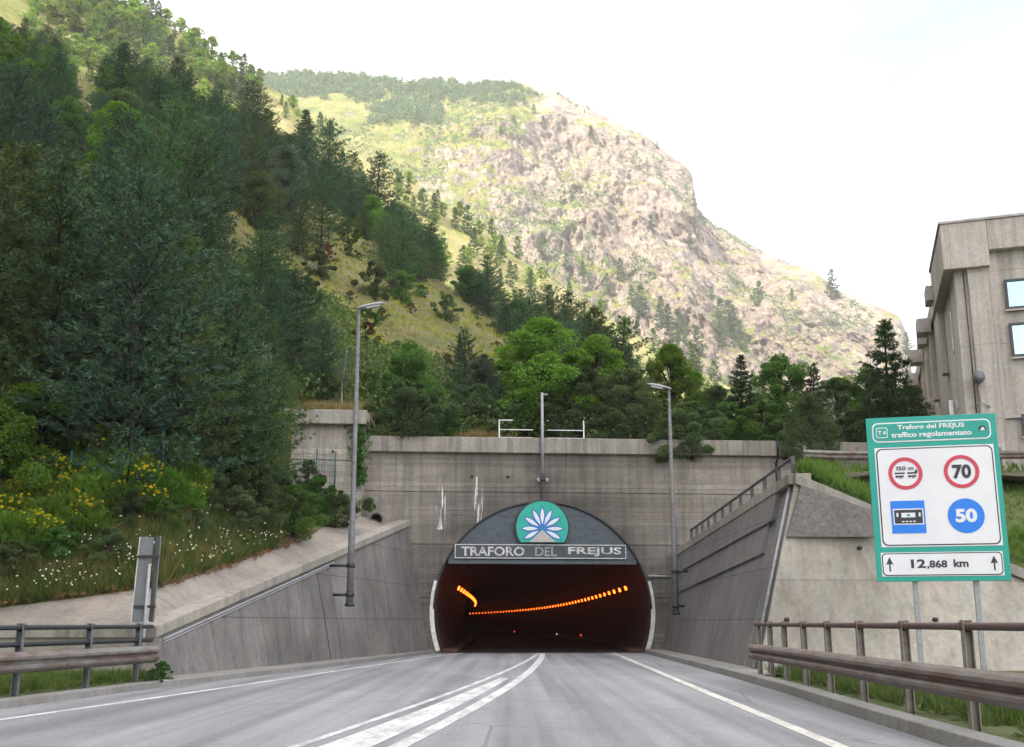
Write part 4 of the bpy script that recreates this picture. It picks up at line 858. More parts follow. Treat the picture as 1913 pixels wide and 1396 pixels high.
# street lamps
M_lens = m_plain('lamp_lens', (0.55, 0.55, 0.56), .25, 0, .05)
def street_lamp(label, base, top_z, side, brackets):
    g = thing('street_lamp', label, 'street lamp', base, 'tall grey street lamps in front of the tunnel'); b = Vector(base); t = Vector((b.x, b.y, top_z))
    mb = MB(); mb.tube([b, b + z * 2.6, b + z * 2.65, t], [.125, .115, .10, .055], 12); mb.build('pole', M_polem, g)
    mb = MB(); mb.tube([b - z * .05, b + z * .06], .17, 12); mb.build('pole_base', M_dark, g)
    for bz, v in brackets: mb = MB(); mb.tube([b + z * bz, b + z * bz + Vector(v)], .05, 8); mb.tube([b + z * (bz - .08), b + z * (bz + .08)], .15, 12); mb.build('wall_bracket', M_dark, g)
    hd = thing('lamp_head', None, None, (0, 0, 0)); del_ = hd; bpy.data.objects.remove(hd)
    n = 12; vs = []; fs = []; prof = [(-.12, .05, .03), (.0, .10, .07), (.25, .14, .09), (.55, .155, .10), (.80, .13, .08), (.92, .06, .03)]
    for (x, wy, hz) in prof:
        for j in range(n):
            a = 2 * math.pi * j / n; vs.append(t + Vector((side * x, wy * math.cos(a), .20 * x + hz * (math.sin(a) if math.sin(a) > 0 else .45 * math.sin(a)) + .02)))
    for i in range(len(prof) - 1): fs += [(i * n + j, i * n + (j + 1) % n, (i + 1) * n + (j + 1) % n, (i + 1) * n + j) for j in range(n)]
    fs += [tuple(range(n)), tuple((len(prof) - 1) * n + j for j in range(n))]
    mb = MB(); mb.add(vs, fs, True); hd = mb.build('lamp_head', M_galv, g)
    mb = MB(); mb.box(t + Vector((side * .52, 0, .065)), (.5, .2, .04), Matrix.Rotation(-side * math.atan(.2), 3, 'Y')); lens = mb.build('lens', M_lens, hd)
street_lamp('tall grey street lamp fixed to the left wing wall', (-5.62, 38.8, 1.95), at(678, 577, 38.8).z, 1, ((1.35, (-.75, .1, 0)), (.35, (-.6, .1, 0))))
street_lamp('tall grey street lamp on the right, before the right wing wall', (6.72, 46.0, 1.72), at(1258, 727, 46.0).z, -1, ((1.7, (.55, .1, 0)), (.3, (.35, .1, 0))))

# ------------------------------------------------------------------ road signs
SO, SD = Vector((6.66, 20.35, 2.08)), Vector((.966, -.258, 0)); SNm = Vector((.258, .966, 0)); SW, SH = 2.27, 3.02
def sg(u, w, v): return SO + SD * (u * SW) + SNm * w + z * (v * SH)
M_tg = m_plain('sign_green', (0.0, 0.32, 0.265), .4, 0, .06, 1.5); M_sw = m_plain('sign_white', (0.74, 0.75, 0.80), .4, 0, .05, 1.5); M_sk = m_plain('sign_black', (0.025, 0.027, 0.04), .5, 0, .1)
M_sr = m_plain('sign_red', (0.56, 0.035, 0.075), .4, 0, .06); M_sb = m_plain('sign_blue', (0.0, 0.19, 0.78), .4, 0, .06); M_sg2 = m_plain('sign_back', (0.13, 0.14, 0.15), .5, .2)
rs = thing('road_sign', 'large green and white tunnel regulation sign on two posts by the right lane', 'road sign', sg(.5, .1, 0) - z * 2.0)
mb = MB(); mb.box((0, 0, 0), (.01, .01, .01)); mb = MB()
extrude_poly(mb, [(0, 0), (1, 0), (1, 1), (0, 1)], 0, .05, sg); mb.build('panel', M_tg, rs, .006)
for u in (.29, .745):
    mb = MB(); extrude_poly(mb, [(u - .021, -.66), (u + .021, -.66), (u + .021, .96), (u - .021, .96)], .052, .13, sg); mb.build('post', M_galv, rs, .006)
def rrect(u0, v0, u1, v1, r):
    ru, rv = r / SW, r / SH; P = []
    for cu, cv, a in ((u1 - ru, v1 - rv, 0), (u0 + ru, v1 - rv, 90), (u0 + ru, v0 + rv, 180), (u1 - ru, v0 + rv, 270)):
        P += [(cu + ru * math.cos(math.radians(a + q)), cv + rv * math.sin(math.radians(a + q))) for q in (0, 22, 45, 68, 90)]
    return P
def plate(name, P, lv, mat, parent=rs): mb = MB(); extrude_poly(mb, P, -.004 * lv - .002, -.004 * lv + .0015, sg); return mb.build(name, mat, parent)
def ring(name, u, v, r0, r1, lv, mat, n=40):
    mb = MB(); vs = []; fs = []
    for j in range(n):
        a = 2 * math.pi * j / n; c, s = math.cos(a), math.sin(a)
        for r, w in ((r0, -.004 * lv - .002), (r1, -.004 * lv - .002), (r1, -.004 * lv + .0015), (r0, -.004 * lv + .0015)): vs.append(sg(u + r * c / SW, w, v + r * s / SH))
    for j in range(n): fs += [(j * 4 + q, j * 4 + (q + 1) % 4, ((j + 1) % n) * 4 + (q + 1) % 4, ((j + 1) % n) * 4 + q) for q in range(4)]
    mb.add(vs, fs); return mb.build(name, mat, rs)
def discp(u, v, r, n=40): return [(u + r * math.cos(2 * math.pi * j / n) / SW, v + r * math.sin(2 * math.pi * j / n) / SH) for j in range(n)]
def sgt(name, body, u, v, lv, mat, height=None, width=None, bold=.022): return lettering(name, body, frame_of(lambda a, b, c: sg(u, -.004 * lv - .002, v) + SD * (a - 0) + z * c + SNm * b, 0, 0, 0), mat, rs, width, height, .003, bold)
plate('header_border', rrect(.045, .845, .955, .968, .10), 1, M_sw); plate('header', rrect(.055, .853, .945, .960, .085), 2, M_tg)
sgt('lettering', 'Traforo del FREJUS', .50, .932, 3, M_sw, .112, 1.17); sgt('lettering', 'traffico regolamentato', .50, .884, 3, M_sw, .128, 1.40)
plate('route_badge', rrect(.075, .873, .165, .938, .03), 3, M_sw); plate('route_badge', rrect(.081, .878, .159, .933, .025), 4, M_tg); sgt('lettering', 'T 4', .12, .905, 5, M_sw, .08, .135)
plate('tunnel_symbol', [(.860 + .062 * (1 + math.cos(t)) / 2, .897 + .030 * math.sin(t)) for t in np.linspace(math.pi, 0, 14)], 3, M_sk); plate('tunnel_symbol', [(.872, .897), (.912, .897), (.902, .912), (.892, .918), (.882, .908)], 4, M_sw)
plate('white_plate', [(.052, .205), (.962, .205), (.962, .812), (.052, .812)], 1, M_sw); plate('plate_border', rrect(.062, .212, .952, .805, .10), 2, M_sk); plate('plate_field', rrect(.072, .219, .942, .798, .088), 3, M_sw)
plate('white_plate', [(.042, .030), (.952, .030), (.952, .172), (.042, .172)], 1, M_sw); plate('plate_border', rrect(.048, .034, .946, .168, .07), 2, M_sk); plate('plate_field', rrect(.056, .040, .938, .162, .06), 3, M_sw)
sgt('lettering', '12', .322, .1045, 4, M_sk, .155, .25, .03); sgt('lettering', ',868', .462, .098, 4, M_sk, .155, .345, .03); sgt('lettering', 'km', .640, .1045, 4, M_sk, .14, .25, .03)
for u in (.105, .885): plate('arrow', [(u - .006, .060), (u + .006, .060), (u + .006, .105), (u + .028, .100), (u, .146), (u - .028, .100), (u - .006, .105)], 4, M_sk)
ring('red_ring', .278, .649, .232, .300, 5, M_sr); ring('red_ring', .705, .650, .236, .304, 5, M_sr)
sgt('lettering', '70', .707, .650, 5, M_sk, .26, .32, .04); sgt('lettering', 'I50 m', .278, .681, 5, M_sk, .075, .30)
for u0 in (.195, .292):                                             # two lorries nose to tail
    plate('lorry_symbol', [(u0, .646), (u0 + .078, .646), (u0 + .078, .656), (u0, .656)], 4, M_sk); plate('lorry_symbol', [(u0 + .004, .628), (u0 + .07, .628), (u0 + .07, .637), (u0 + .004, .637)], 4, M_sk)
    ring('lorry_symbol', u0 + .046, .627, .016, .028, 5, M_sk, 16); ring('lorry_symbol', u0 + .014, .629, .004, .018, 5, M_sk, 12)
plate('lorry_symbol', [(.345, .656), (.372, .656), (.366, .676), (.356, .668)], 4, M_sk)
plate('blue_square', [(.274 - .130, .384 - .098), (.274 + .130, .384 - .098), (.274 + .130, .384 + .098), (.274 - .130, .384 + .098)], 5, M_sb)
plate('vehicle_symbol', [(.159, .338), (.391, .338), (.391, .434), (.159, .434)], 6, M_sw); plate('vehicle_symbol', [(.168, .345), (.382, .345), (.382, .427), (.168, .427)], 7, M_sk)
plate('vehicle_symbol', [(.222, .381), (.328, .381), (.328, .409), (.222, .409)], 8, M_sw); plate('vehicle_symbol', [(.263, .388), (.287, .388), (.287, .401), (.263, .401)], 9, M_tg)
for u in (.184, .354): plate('vehicle_symbol', [(u, .385), (u + .014, .385), (u + .014, .409), (u, .409)], 8, M_sw)
for k in range(4): plate('vehicle_symbol', [(.224 + k * .028, .353), (.242 + k * .028, .353), (.242 + k * .028, .360), (.224 + k * .028, .360)], 8, M_sw)
plate('blue_disc', discp(.71, .384, .312), 5, M_sb); sgt('lettering', '50', .71, .385, 6, M_sw, .25, .37, .045)

# sign seen from behind at the left rail
bs = thing('road_sign', 'dark grey back of a narrow upright road sign behind the left guard rail', 'road sign', (-8.35, 25.9, .1))
q0 = at(268, 1165, 25.9); Mz = Matrix.Rotation(math.radians(18), 3, 'Z') @ Matrix.Rotation(math.radians(1.6), 3, 'Y')
mb = MB(); mb.box(q0 + Vector((-.09, .02, 1.0)), (.30, .035, 1.95), Mz); mb.build('panel', M_sg2, bs, .005)
mb = MB(); mb.box(q0 + Vector((.17, .08, 1.02)), (.17, .035, 1.97), Matrix.Rotation(math.radians(-35), 3, 'Z') @ Matrix.Rotation(math.radians(1.6), 3, 'Y')); mb.build('panel', M_sg2, bs, .005)
mb = MB(); mb.box(q0 + Vector((-.25, .0, 1.0)), (.035, .05, 1.95), Mz); mb.build('panel_edge', M_strip, bs)
mb = MB(); mb.tube([Vector((q0.x + .03, q0.y - .06, .0)), Vector((q0.x + .06, q0.y - .05, q0.z + 1.35))], .04, 8); mb.build('post', M_galv, bs)
for h_ in (.38, 1.52): mb = MB(); mb.box(q0 + Vector((.02, -.05, h_)), (.50, .05, .06)); mb.build('clamp', M_dark, bs)

# ------------------------------------------------------------------ building on the terrace
BC = Vector((18.55, 45, 6.6)); DL, DF = Vector((.296, .955, 0)).normalized(), Vector((.927, -.33, 0)).normalized()
def bf(u, w, zz): return Vector((BC.x, BC.y, 0)) + DF * u + DL * w + z * zz          # u along the front, w along the left side
M_bld = m_concrete('building_concrete', (0.43, 0.395, 0.37), panel=(1.45, 3.2, .012, 0), streak=.6, patches=.25); M_bside = m_concrete('side_concrete', (0.46, 0.425, 0.41), panel=(3.0, 3.2, .015, 0), streak=.6, axis='y')
M_beam = m_plain('beam_concrete', (0.40, 0.36, 0.36), .9, 0, .25, 2); M_frame = m_plain('window_frame', (0.03, 0.032, 0.045), .4)
kq = NT('window_glass'); kq.col((0.35, 0.55, 0.62)); kq.rough(.08); kq.p.inputs['Metallic'].default_value = .85; M_glass = kq.m
bd = thing('concrete_building', 'grey concrete office building with projecting beam ends above the road sign', 'building', BC)
def bbox(name, u0, u1, w0, w1, z0, z1, mat, parent=bd, bev=.0):
    mb = MB(); q = [bf(u0, w0, z0), bf(u1, w0, z0), bf(u1, w1, z0), bf(u0, w1, z0)]; mb.hexa(q, [p + z * (z1 - z0) for p in q]); return mb.build(name, mat, parent, bev)
ZT = at(1757, 420, 45).z
wl_ = bbox('wall', .42, 22, .45, 42, 6.2, ZT - .4, M_bld)
wl_.data.materials.append(M_bside)
for p_ in wl_.data.polygons:
    if abs(Vector(p_.normal).dot(DL)) < .5 and abs(p_.normal.z) < .5: p_.material_index = 1
bbox('parapet', .0, 1.85, .0, 7.0, ZT - 2.05, ZT, M_bld, bd, .03); bbox('parapet', 1.853, 22, .01, 7.0, ZT - 1.35, ZT - .003, M_bld, bd, .03); bbox('parapet_cap', -.06, 22.1, -.06, 7.05, ZT + .003, ZT + .10, M_beam)
bbox('side_parapet', .30, 2.0, 7.003, 42, ZT - 1.0, ZT - .02, M_bside, bd, .03)
bbox('corner_pier', .95, 1.85, .25, .448, 6.2, ZT - 2.053, M_bld); bbox('string_course', .60, 22, .32, .446, 9.6, 9.72, M_beam)
for w_, zt, dp, hh in ((6.3, -1.75, .62, .75), (13.0, -1.6, .72, .8), (16.8, -1.55, .5, .6), (20.5, -1.55, .75, .8), (27, -1.6, .8, .85), (33.5, -1.6, .8, .85)):
    b_ = bbox('beam_end', .30 - dp, .297 if w_ > 7 else -.003, w_, w_ + 1.3, ZT + zt - hh + .9, ZT + zt + .9, M_beam, bd, .03)
    bbox('pilaster', 0.14, .416, w_ + .25, w_ + 1.0, ZT - 5.2, ZT + zt - hh + .897 if w_ > 7 else ZT - 2.06, M_bside, b_, .02)
def window(u0, z0, z1, u1):
    f = bbox('window', u0, u1, .36, .52, z0, z1, M_frame); f_ = [(u0, u0 + .09), (u1 - .09, u1)]
    bbox('pane', u0 + .11, u1 - .11, .345, .358, z0 + .12, z1 - .12, M_glass, f)
    for a, b in f_: bbox('frame', a, b, .30, .359, z0, z1, M_frame, f)
    bbox('frame', u0 + .092, u1 - .092, .30, .359, z1 - .1, z1, M_frame, f); bbox('sill', u0 - .05, u1 + .05, .26, .359, z0 - .08, z0 - .003, M_beam, f)
zz = lambda py: at(1890, py, 44).z
for a_, b_ in ((2.36, 3.96), (4.9, 6.5), (7.4, 9.0), (9.9, 11.5)): window(a_ , zz(572), zz(516), b_); window(a_ + .02, zz(662), zz(598), b_ + .02); window(a_ + .12, zz(812), zz(770), b_ + .12)
for w_, za, zb in ((3.0, 13.2, 15.2), (3.6, 10.7, 12.2)):
    f = bbox('window', .400, .46, w_, w_ + .45, za, zb, M_beam); bbox('pane', .392, .398, w_ + .08, w_ + .37, za + .1, zb - .1, M_glass, f)
dp_ = MB(); dp_.tube([bf(.28, 5.2, 6.9), bf(.28, 5.2, 11.4)], .11, 10); dp_.build('drain_pipe', M_white, bd)
dp_ = MB(); dp_.tube([bf(.26, 3.2, 6.9), bf(.26, 3.2, 9.5)], .13, 10); dp_.build('drain_pipe', M_galv, bd)
dp_ = MB(); dp_.tube([bf(.80, .36, ZT - 2.1), bf(.80, .36, 9.9)], .022, 6); dp_.build('lightning_rod', M_dark, bd)
fl = thing('floodlight', 'round grey floodlight on a bracket beside the corner of the concrete building', 'floodlight', bf(1.0, -.2, 11.3))
mb = MB(); mb.tube([bf(.95, .25, 11.3), bf(.95, .0, 11.3), bf(.95, -.25, 11.3)], [.14, .24, .26], 14); mb.build('housing', M_postl, fl)
mb = MB(); mb.tube([bf(.95, .02, 11.1), bf(.95, .02, 10.3)], .03, 6); mb.tube([bf(.75, .25, 10.1), bf(.95, .02, 10.3), bf(1.35, .25, 10.1)], .03, 6); mb.build('bracket', M_galv, fl)
mb = MB(); mb.tube([bf(.95, -.25, 11.3), bf(.95, -.262, 11.3)], .22, 14); mb.build('lens', M_sg2, fl)
# ------------------------------------------------------------------ plants placed one by one
NP = 0
def put(kind, px, base, top, label, cat, name, proto, group=None, Y=None, sxy=1.0, p=None):
    """stand a plant on the hillside (or at depth Y) where the photograph shows its foot; its height from its top"""
    global NP
    if p is None: p = at(px, base, Y) if Y else on_hill(px, base)
    if p is None: return None
    top_p = at(px, top, p.y); h = max(.4, top_p.z - p.z); NP += 1
    return plant(proto, p - Vector((0, 0, .04 * h)), h * 1.04, label, cat, name, group, None, sxy)
P_, S_, B_, U_ = PINES, SPRUCES, BROADS, BUSHES
taken = []
def T(px, base, top, label, proto, cat='tree', name='pine_tree', **kw):
    o = put(0, px, base, top, label, cat, name, proto, **kw)
    if o: taken.append((o.location.x, o.location.y, max(1.0, o.scale.z * 1.4 if 'tree' in name else .8)))
    return o
# the dark pines nearest the road
T(235, 905, 335, 'large dark blue-green pine, tallest of the trees nearest the left bank', P_[1], sxy=1.15)
T(75, 880, 300, 'big dark pine at the left edge of the picture', P_[0], sxy=1.15)
T(420, 900, 520, 'dark spreading pine between the largest pine and the pale upper wall', P_[0], sxy=1.2)
T(488, 915, 690, 'low dark pine whose branches hide the end of the pale upper wall', P_[3], sxy=1.1)
T(330, 870, 420, 'slender dark pine just behind the largest pine', P_[2], sxy=1.1)
T(-60, 880, 250, 'dark pine partly outside the left edge', P_[2], sxy=1.2)
T(150, 760, 400, 'shadowed pine between the edge pine and the largest pine', P_[2], sxy=1.2)
T(505, 745, 590, 'slim pine above the pale upper wall', P_[2], sxy=1.1); T(440, 700, 560, 'rounded dark pine under the yellow clearing', P_[3])
T(600, 745, 600, 'bluish pine left of the left street lamp', P_[1], sxy=1.1); T(352, 560, 250, 'dark pine high on the slope with a broken crown', P_[0], sxy=1.1)
T(300, 480, 200, 'broad dark pine high on the left slope', P_[3]); T(530, 415, 272, 'silvery willow-like tree standing above the clearing', B_[3], name='willow_tree', sxy=1.2)
T(600, 465, 330, 'deep green pine at the upper end of the clearing', P_[3]); T(720, 515, 405, 'small round-headed pine right of the clearing', P_[3], sxy=1.1)
T(860, 685, 625, 'little dark spruce alone in the lower clearing', S_[0]); T(650, 455, 410, 'small fresh green bush in the upper clearing', U_[3], 'bush', 'bush')
T(595, 520, 465, 'dull brown bush in the middle of the clearing', U_[0], 'bush', 'bush'); T(612, 490, 455, 'reddish bush beside the clearing', U_[2], 'bush', 'bush'); T(700, 560, 490, 'dark bush on the right rim of the clearing', U_[0], 'bush', 'bush'); T(750, 570, 505, 'green bush on the rim of the clearing', U_[1], 'bush', 'bush')
T(575, 590, 520, 'dull green bush at the left rim of the clearing', U_[0], 'bush', 'bush'); T(835, 600, 550, 'brown-green bush between the two clearings', U_[0], 'bush', 'bush')
M_birch = m_plain('pale_bark', (0.30, 0.29, 0.26), .9, 0, .35, 8)
def make_birch(seed, lean):
    R = np.random.default_rng(seed); P = [(lean * t ** 1.6 * 8, .2 * math.sin(t * 5), 8 * t) for t in np.linspace(0, 1, 8)]; mb = MB(); mb.tube(P, [.09 * (1 - t) + .02 for t in np.linspace(0, 1, 8)], 6)
    C = []; D = []
    for i in range(26):
        t = R.uniform(.35, 1); p = np.array([np.interp(t, np.linspace(0, 1, 8), [q[k] for q in P]) for k in range(3)]); a = R.uniform(0, 6.28); L = R.uniform(.4, 1.3); e = p + np.array([math.cos(a) * L, math.sin(a) * L, .5 * L]); mb.tube([tuple(p), tuple(e)], [.02, .006], 3)
        m = 70; q = R.random((m, 1)); C.append(p + (e - p) * (.3 + .8 * q) + R.normal(0, .22, (m, 3))); D.append(R.normal(0, 1, (m, 3)) + np.array([0, 0, -.3]))
    me = bpy.data.meshes.new('birch_trunk'); me.from_pydata(mb.v, [], mb.f); me.materials.append(M_birch); me.polygons.foreach_set('use_smooth', mb.sm); me.update()
    Q, t = blades(np.concatenate(C), unit(np.concatenate(D)), 2, .12, .04, .7, None, R); return ('birch', me, quads_mesh('birch_crown', Q, t, M_silver), 8)
BIRCH = [make_birch(91, .22), make_birch(92, -.06)]
for px, b, t, k, l in ((425, 780, 640, 0, 'thin birch with a bent pale stem, left of the pale upper wall'), (490, 755, 640, 1, 'thin birch with a straight pale stem behind the pale upper wall'), (505, 770, 660, 1, 'thinner pale birch stem beside the straight birch'), (640, 760, 650, 1, 'slim pale birch just left of the left street lamp'), (415, 830, 715, 0, 'small birch leaning over the low pine')):
    T(px, b, t, l, BIRCH[k], 'tree', 'birch_tree', sxy=1.0)
# crest of the shaded slope
for i, (px, b, t, k) in enumerate([(222, 235, 82, 0), (332, 245, 105, 2), (400, 280, 160, 0), (470, 300, 155, 0), (500, 330, 200, 2), (566, 345, 205, 1), (612, 380, 225, 0), (648, 400, 285, 2), (702, 440, 290, 0), (742, 455, 312, 1), (790, 500, 375, 0), (838, 530, 380, 1), (872, 560, 440, 2), (912, 590, 480, 0), (950, 605, 490, 2), (985, 620, 520, 0), (1022, 655, 535, 3), (1060, 680, 548, 0), (1095, 700, 566, 3), (1125, 715, 610, 0)]):
    T(px, b, t, ['dark pine on the slope crest, %s in the line of crest trees' % w for w in ('first and farthest up', 'second', 'third', 'fourth', 'fifth', 'sixth', 'seventh', 'eighth', 'ninth', 'tenth', 'eleventh', 'twelfth', 'thirteenth', 'fourteenth', 'fifteenth', 'sixteenth', 'seventeenth', 'eighteenth', 'nineteenth', 'last and lowest')][i], (P_[k] if i not in (5, 9, 11) else S_[0]), sxy=1.25)
# leafy trees behind the portal parapet
def behind(px, w, top, label, proto, name='broadleaf_tree', cat='tree', sxy=1.0, group=None, zb=None):
    x = at(px, 800, 54 + w).x; p = Vector((x, portal_y(x) + w, 0)); p.z = hill_z(p.x, p.y) if zb is None else zb
    T(px, 0, top, label, proto, cat, name, p=p, sxy=sxy, group=group)
behind(770, 3.5, 640, 'bright green leafy tree behind the parapet, next to the left street lamp', B_[0], sxy=1.1); behind(1010, 4.0, 600, 'tall bright green tree with a pointed top behind the mast', B_[1], sxy=1.5)
behind(905, 5.0, 665, 'greyish slender tree between the two bright leafy trees', B_[3], sxy=1.2); behind(1085, 3.5, 685, 'dark leafy tree just right of the mast', B_[2], sxy=1.2)
behind(1165, 3.5, 690, 'dark leafy tree between mast and right street lamp', B_[2], sxy=1.3); behind(1250, 6.0, 648, 'fresh green tree behind the right street lamp', B_[1], sxy=1.2); behind(1292, 7.5, 695, 'small fresh green tree right of the right street lamp', B_[1], sxy=1.1)
behind(775, .2, 715, 'dense dark round bush bulging over the parapet by the left street lamp', U_[0], 'bush', 'bush', 1.3); behind(840, 1.6, 760, 'green bush beside the dark round bush on the parapet', U_[1], 'bush', 'bush')
behind(1040, 1.8, 745, 'dark bush behind the white platform railing', U_[0], 'bush', 'bush', 1.3); behind(1130, 1.5, 762, 'low dark bush on the parapet right of the platform railing', U_[0], 'bush', 'bush', 1.4); behind(1200, 1.4, 770, 'dull bush on the parapet left of the right street lamp', U_[0], 'bush', 'bush', 1.3)
behind(1282, -.1, 752, 'dusty green bush hanging over the parapet at the right street lamp', U_[0], 'bush', 'bush', 1.25, None, 9.1); behind(1235, -.25, 785, 'drooping dusty bush over the coping below the fresh green tree', U_[0], 'bush', 'bush', 1.2, None, 9.0); behind(960, 3.0, 735, 'dark leafy bush left of the mast', U_[0], 'bush', 'bush', 1.2)
behind(890, 3.4, 720, 'grey-green bush under the slender greyish tree', U_[0], 'bush', 'bush', 1.2); behind(700, 3.2, 690, 'shaded bush behind the left street lamp pole', U_[1], 'bush', 'bush', 1.2)
behind(1378, 3.0, 668, 'ragged conifer, leftmost of the trees over the right end of the portal', S_[0], 'conifer_tree', sxy=1.25); behind(1452, 4.0, 665, 'green leafy tree between two ragged conifers', B_[0], sxy=1.2); behind(1512, 3.5, 680, 'ragged conifer in the middle of the right-hand trees', S_[1], 'conifer_tree', sxy=1.4)
behind(1490, 6.5, 692, 'thin young conifer half hidden by leafy branches', S_[1], 'conifer_tree', sxy=1.1); behind(1560, 5.0, 705, 'leafy tree left of the tall spruce', B_[2], sxy=1.2); behind(1652, 1.5, 608, 'tall dark spruce beside the concrete building', S_[0], 'spruce_tree', sxy=1.25, zb=7.2)
behind(1620, 4.5, 688, 'leafy tree touching the tall spruce', B_[0], sxy=1.2); behind(1590, 1.6, 760, 'dark bush at the foot of the tall spruce', U_[0], 'bush', 'bush', 1.5); behind(1700, 4.0, 720, 'leafy tree between spruce and concrete building', B_[2]); behind(1350, 1.3, 752, 'dark bush at the foot of the leftmost ragged conifer', U_[1], 'bush', 'bush', 1.3)
behind(1415, .7, 750, 'green bush hanging over the right part of the parapet', U_[1], 'bush', 'bush', 1.35); behind(1470, -.2, 770, 'bush spilling over the parapet above the handrail', U_[0], 'bush', 'bush', 1.1, None, 9.0); behind(1335, 4.5, 720, 'leafy tree between right street lamp and the ragged conifers', B_[2], sxy=1.1)
T(1520, 0, 735, 'small leaning tree with a grey trunk on the terrace by the handrail', B_[2], name='broadleaf_tree', p=Vector((at(1520, 870, 40).x, 40, 6.5)), sxy=.8)
# shrubs of the left bank
T(60, 905, 715, 'bright green bush at the left edge above the broom', U_[3], 'bush', 'bush', sxy=1.2); T(150, 860, 700, 'leafy green bush left under the largest pine', U_[1], 'bush', 'bush', sxy=1.1); T(-20, 960, 760, 'leafy bush at the very left edge', U_[3], 'bush', 'bush')
for i, (px, b, t, l) in enumerate([(35, 1040, 930, 'broom shrub with yellow blossom, lowest at the left edge'), (60, 960, 870, 'broom shrub with yellow blossom under the bright bush'), (165, 955, 860, 'broom shrub left of the fence posts'), (225, 915, 815, 'broom shrub with a broad patch of yellow blossom under the large pine'), (285, 935, 850, 'broom shrub half way along the mesh fence'), (330, 960, 880, 'broom shrub with scattered yellow blossom near the white flowers'), (170, 1010, 935, 'broom shrub below the mesh fence'), (105, 920, 830, 'broom shrub between bright bush and broad yellow patch'), (300, 875, 800, 'tall green broom shrub against the dark pines'), (-30, 1010, 900, 'broom shrub cut by the left edge')]):
    T(px, b, t, l, BROOMS[i % 2], 'shrub', 'broom_shrub', sxy=1.15)
T(400, 960, 875, 'dark shrub at the right end of the mesh fence', U_[0], 'shrub', 'shrub'); T(475, 985, 870, 'large dark shrub beside the apron', U_[0], 'shrub', 'shrub', sxy=1.1); T(548, 1000, 905, 'dark green shrub on the apron edge under the pale wall', U_[1], 'shrub', 'shrub', Y=40.0, sxy=1.1)
T(625, 985, 915, 'brownish shrub leaning over the apron near the culvert', U_[0], 'shrub', 'shrub', Y=45.5, sxy=1.2); T(590, 975, 890, 'green shrub in front of the pale upper wall', U_[1], 'shrub', 'shrub', Y=45.0); T(575, 915, 860, 'shrub with an orange flower head against the pale wall', U_[0], 'shrub', 'shrub', Y=46.5)
T(690, 955, 930, 'small leafy weed beside the culvert pipe', U_[1], 'shrub', 'shrub', Y=50.0)
T(455, 950, 830, 'dark shrub under the low pine, behind the fence end', U_[0], 'shrub', 'shrub', sxy=1.2); T(500, 965, 865, 'tall dark shrub hiding the foot of the pale upper wall', U_[1], 'shrub', 'shrub', Y=43.0, sxy=1.0); T(530, 950, 895, 'dull shrub standing against the left end of the pale upper wall', U_[0], 'shrub', 'shrub', Y=46.0)
for i, (px, b, t, l) in enumerate([(15, 1000, 905, 'broom shrub with a big yellow patch at the left edge'), (120, 990, 900, 'broom shrub with yellow blossom between the two lowest brooms'), (250, 965, 885, 'broom shrub with yellow tips at the middle fence post'), (200, 885, 790, 'leafless-topped broom shrub right under the large pine'), (345, 925, 850, 'broom shrub at the last fence posts')]):
    T(px, b, t, l, BROOMS[(i + 1) % 2], 'shrub', 'broom_shrub', sxy=1.25)
for i, (px, b, t, l) in enumerate([(20, 1085, 1010, 'low dark weedy shrub at the left edge near the apron'), (110, 1060, 985, 'dark weedy shrub low on the bank, left part'), (200, 1065, 985, 'dark shrub on the bank left of the back of the narrow sign'), (240, 1000, 915, 'grey-green shrub among the fence posts'), (310, 1000, 935, 'dull green shrub behind the back of the narrow sign'), (365, 1005, 950, 'small dark shrub among the white daisies'), (440, 1000, 915, 'dark shrub above the thickest white daisies')]):
    T(px, b, t, l, BUSHES[(0, 1, 0, 0, 1, 0, 0)[i]], 'shrub', 'shrub', sxy=1.3)
T(302, 1290, 1235, 'weed growing from the kerb at the start of the left wing wall', U_[1], 'shrub', 'weed_bush', p=gnd(300, 1281)); T(285, 1290, 1250, 'small weed in the gutter by the end of the left guard rail', U_[0], 'shrub', 'weed_bush', p=gnd(283, 1285))
# ivy down the corner between the two walls
iv = []; ivd = []
for _ in range(520):
    t = random.random() ** .8; px = 672 + random.gauss(0, 9) * (1.2 - t * .6); iv.append(tuple(at(px, 785 + t * 120, 49.75 + random.uniform(-.25, .1)))); ivd.append((random.gauss(0, .5), -.8, -.4))
Q, t_ = blades(np.array(iv), unit(np.array(ivd)), 3, .17, .06, .6); o = link_mesh('ivy_plant', quads_mesh('ivy', Q, t_, M_broad)); tag(o, 'ivy trailing down the corner between pale upper wall and portal', 'ivy')

# ------------------------------------------------------------------ woods
LABELS = {'pine_tree': ('dark green pine among many in the wood on the shaded slope', 'pines of the wood on the shaded slope'), 'broadleaf_tree': ('leafy tree standing among the pines of the shaded slope', 'leafy trees of the wood on the shaded slope'), 'bush': ('bush growing between the pines of the shaded slope', 'bushes of the wood on the shaded slope')}
def clearing(px, py):
    """the grassy strip that runs down across the slope"""
    for (x0, y0), (x1, y1), w in (((430, 425), (640, 535), 42), ((590, 410), (700, 510), 46), ((640, 520), (730, 580), 58), ((710, 590), (890, 645), 66), ((800, 550), (930, 660), 48), ((150, 110), (190, 240), 26), ((360, 210), (420, 270), 22)):
        d = Vector((x1 - x0, y1 - y0)); q = Vector((px - x0, py - y0)); t = max(0, min(1, q.dot(d) / d.dot(d)))
        if (q - d * t).length < w: return True
    return False
cnt = {'pine_tree': 0, 'broadleaf_tree': 0, 'bush': 0}; tries = 0
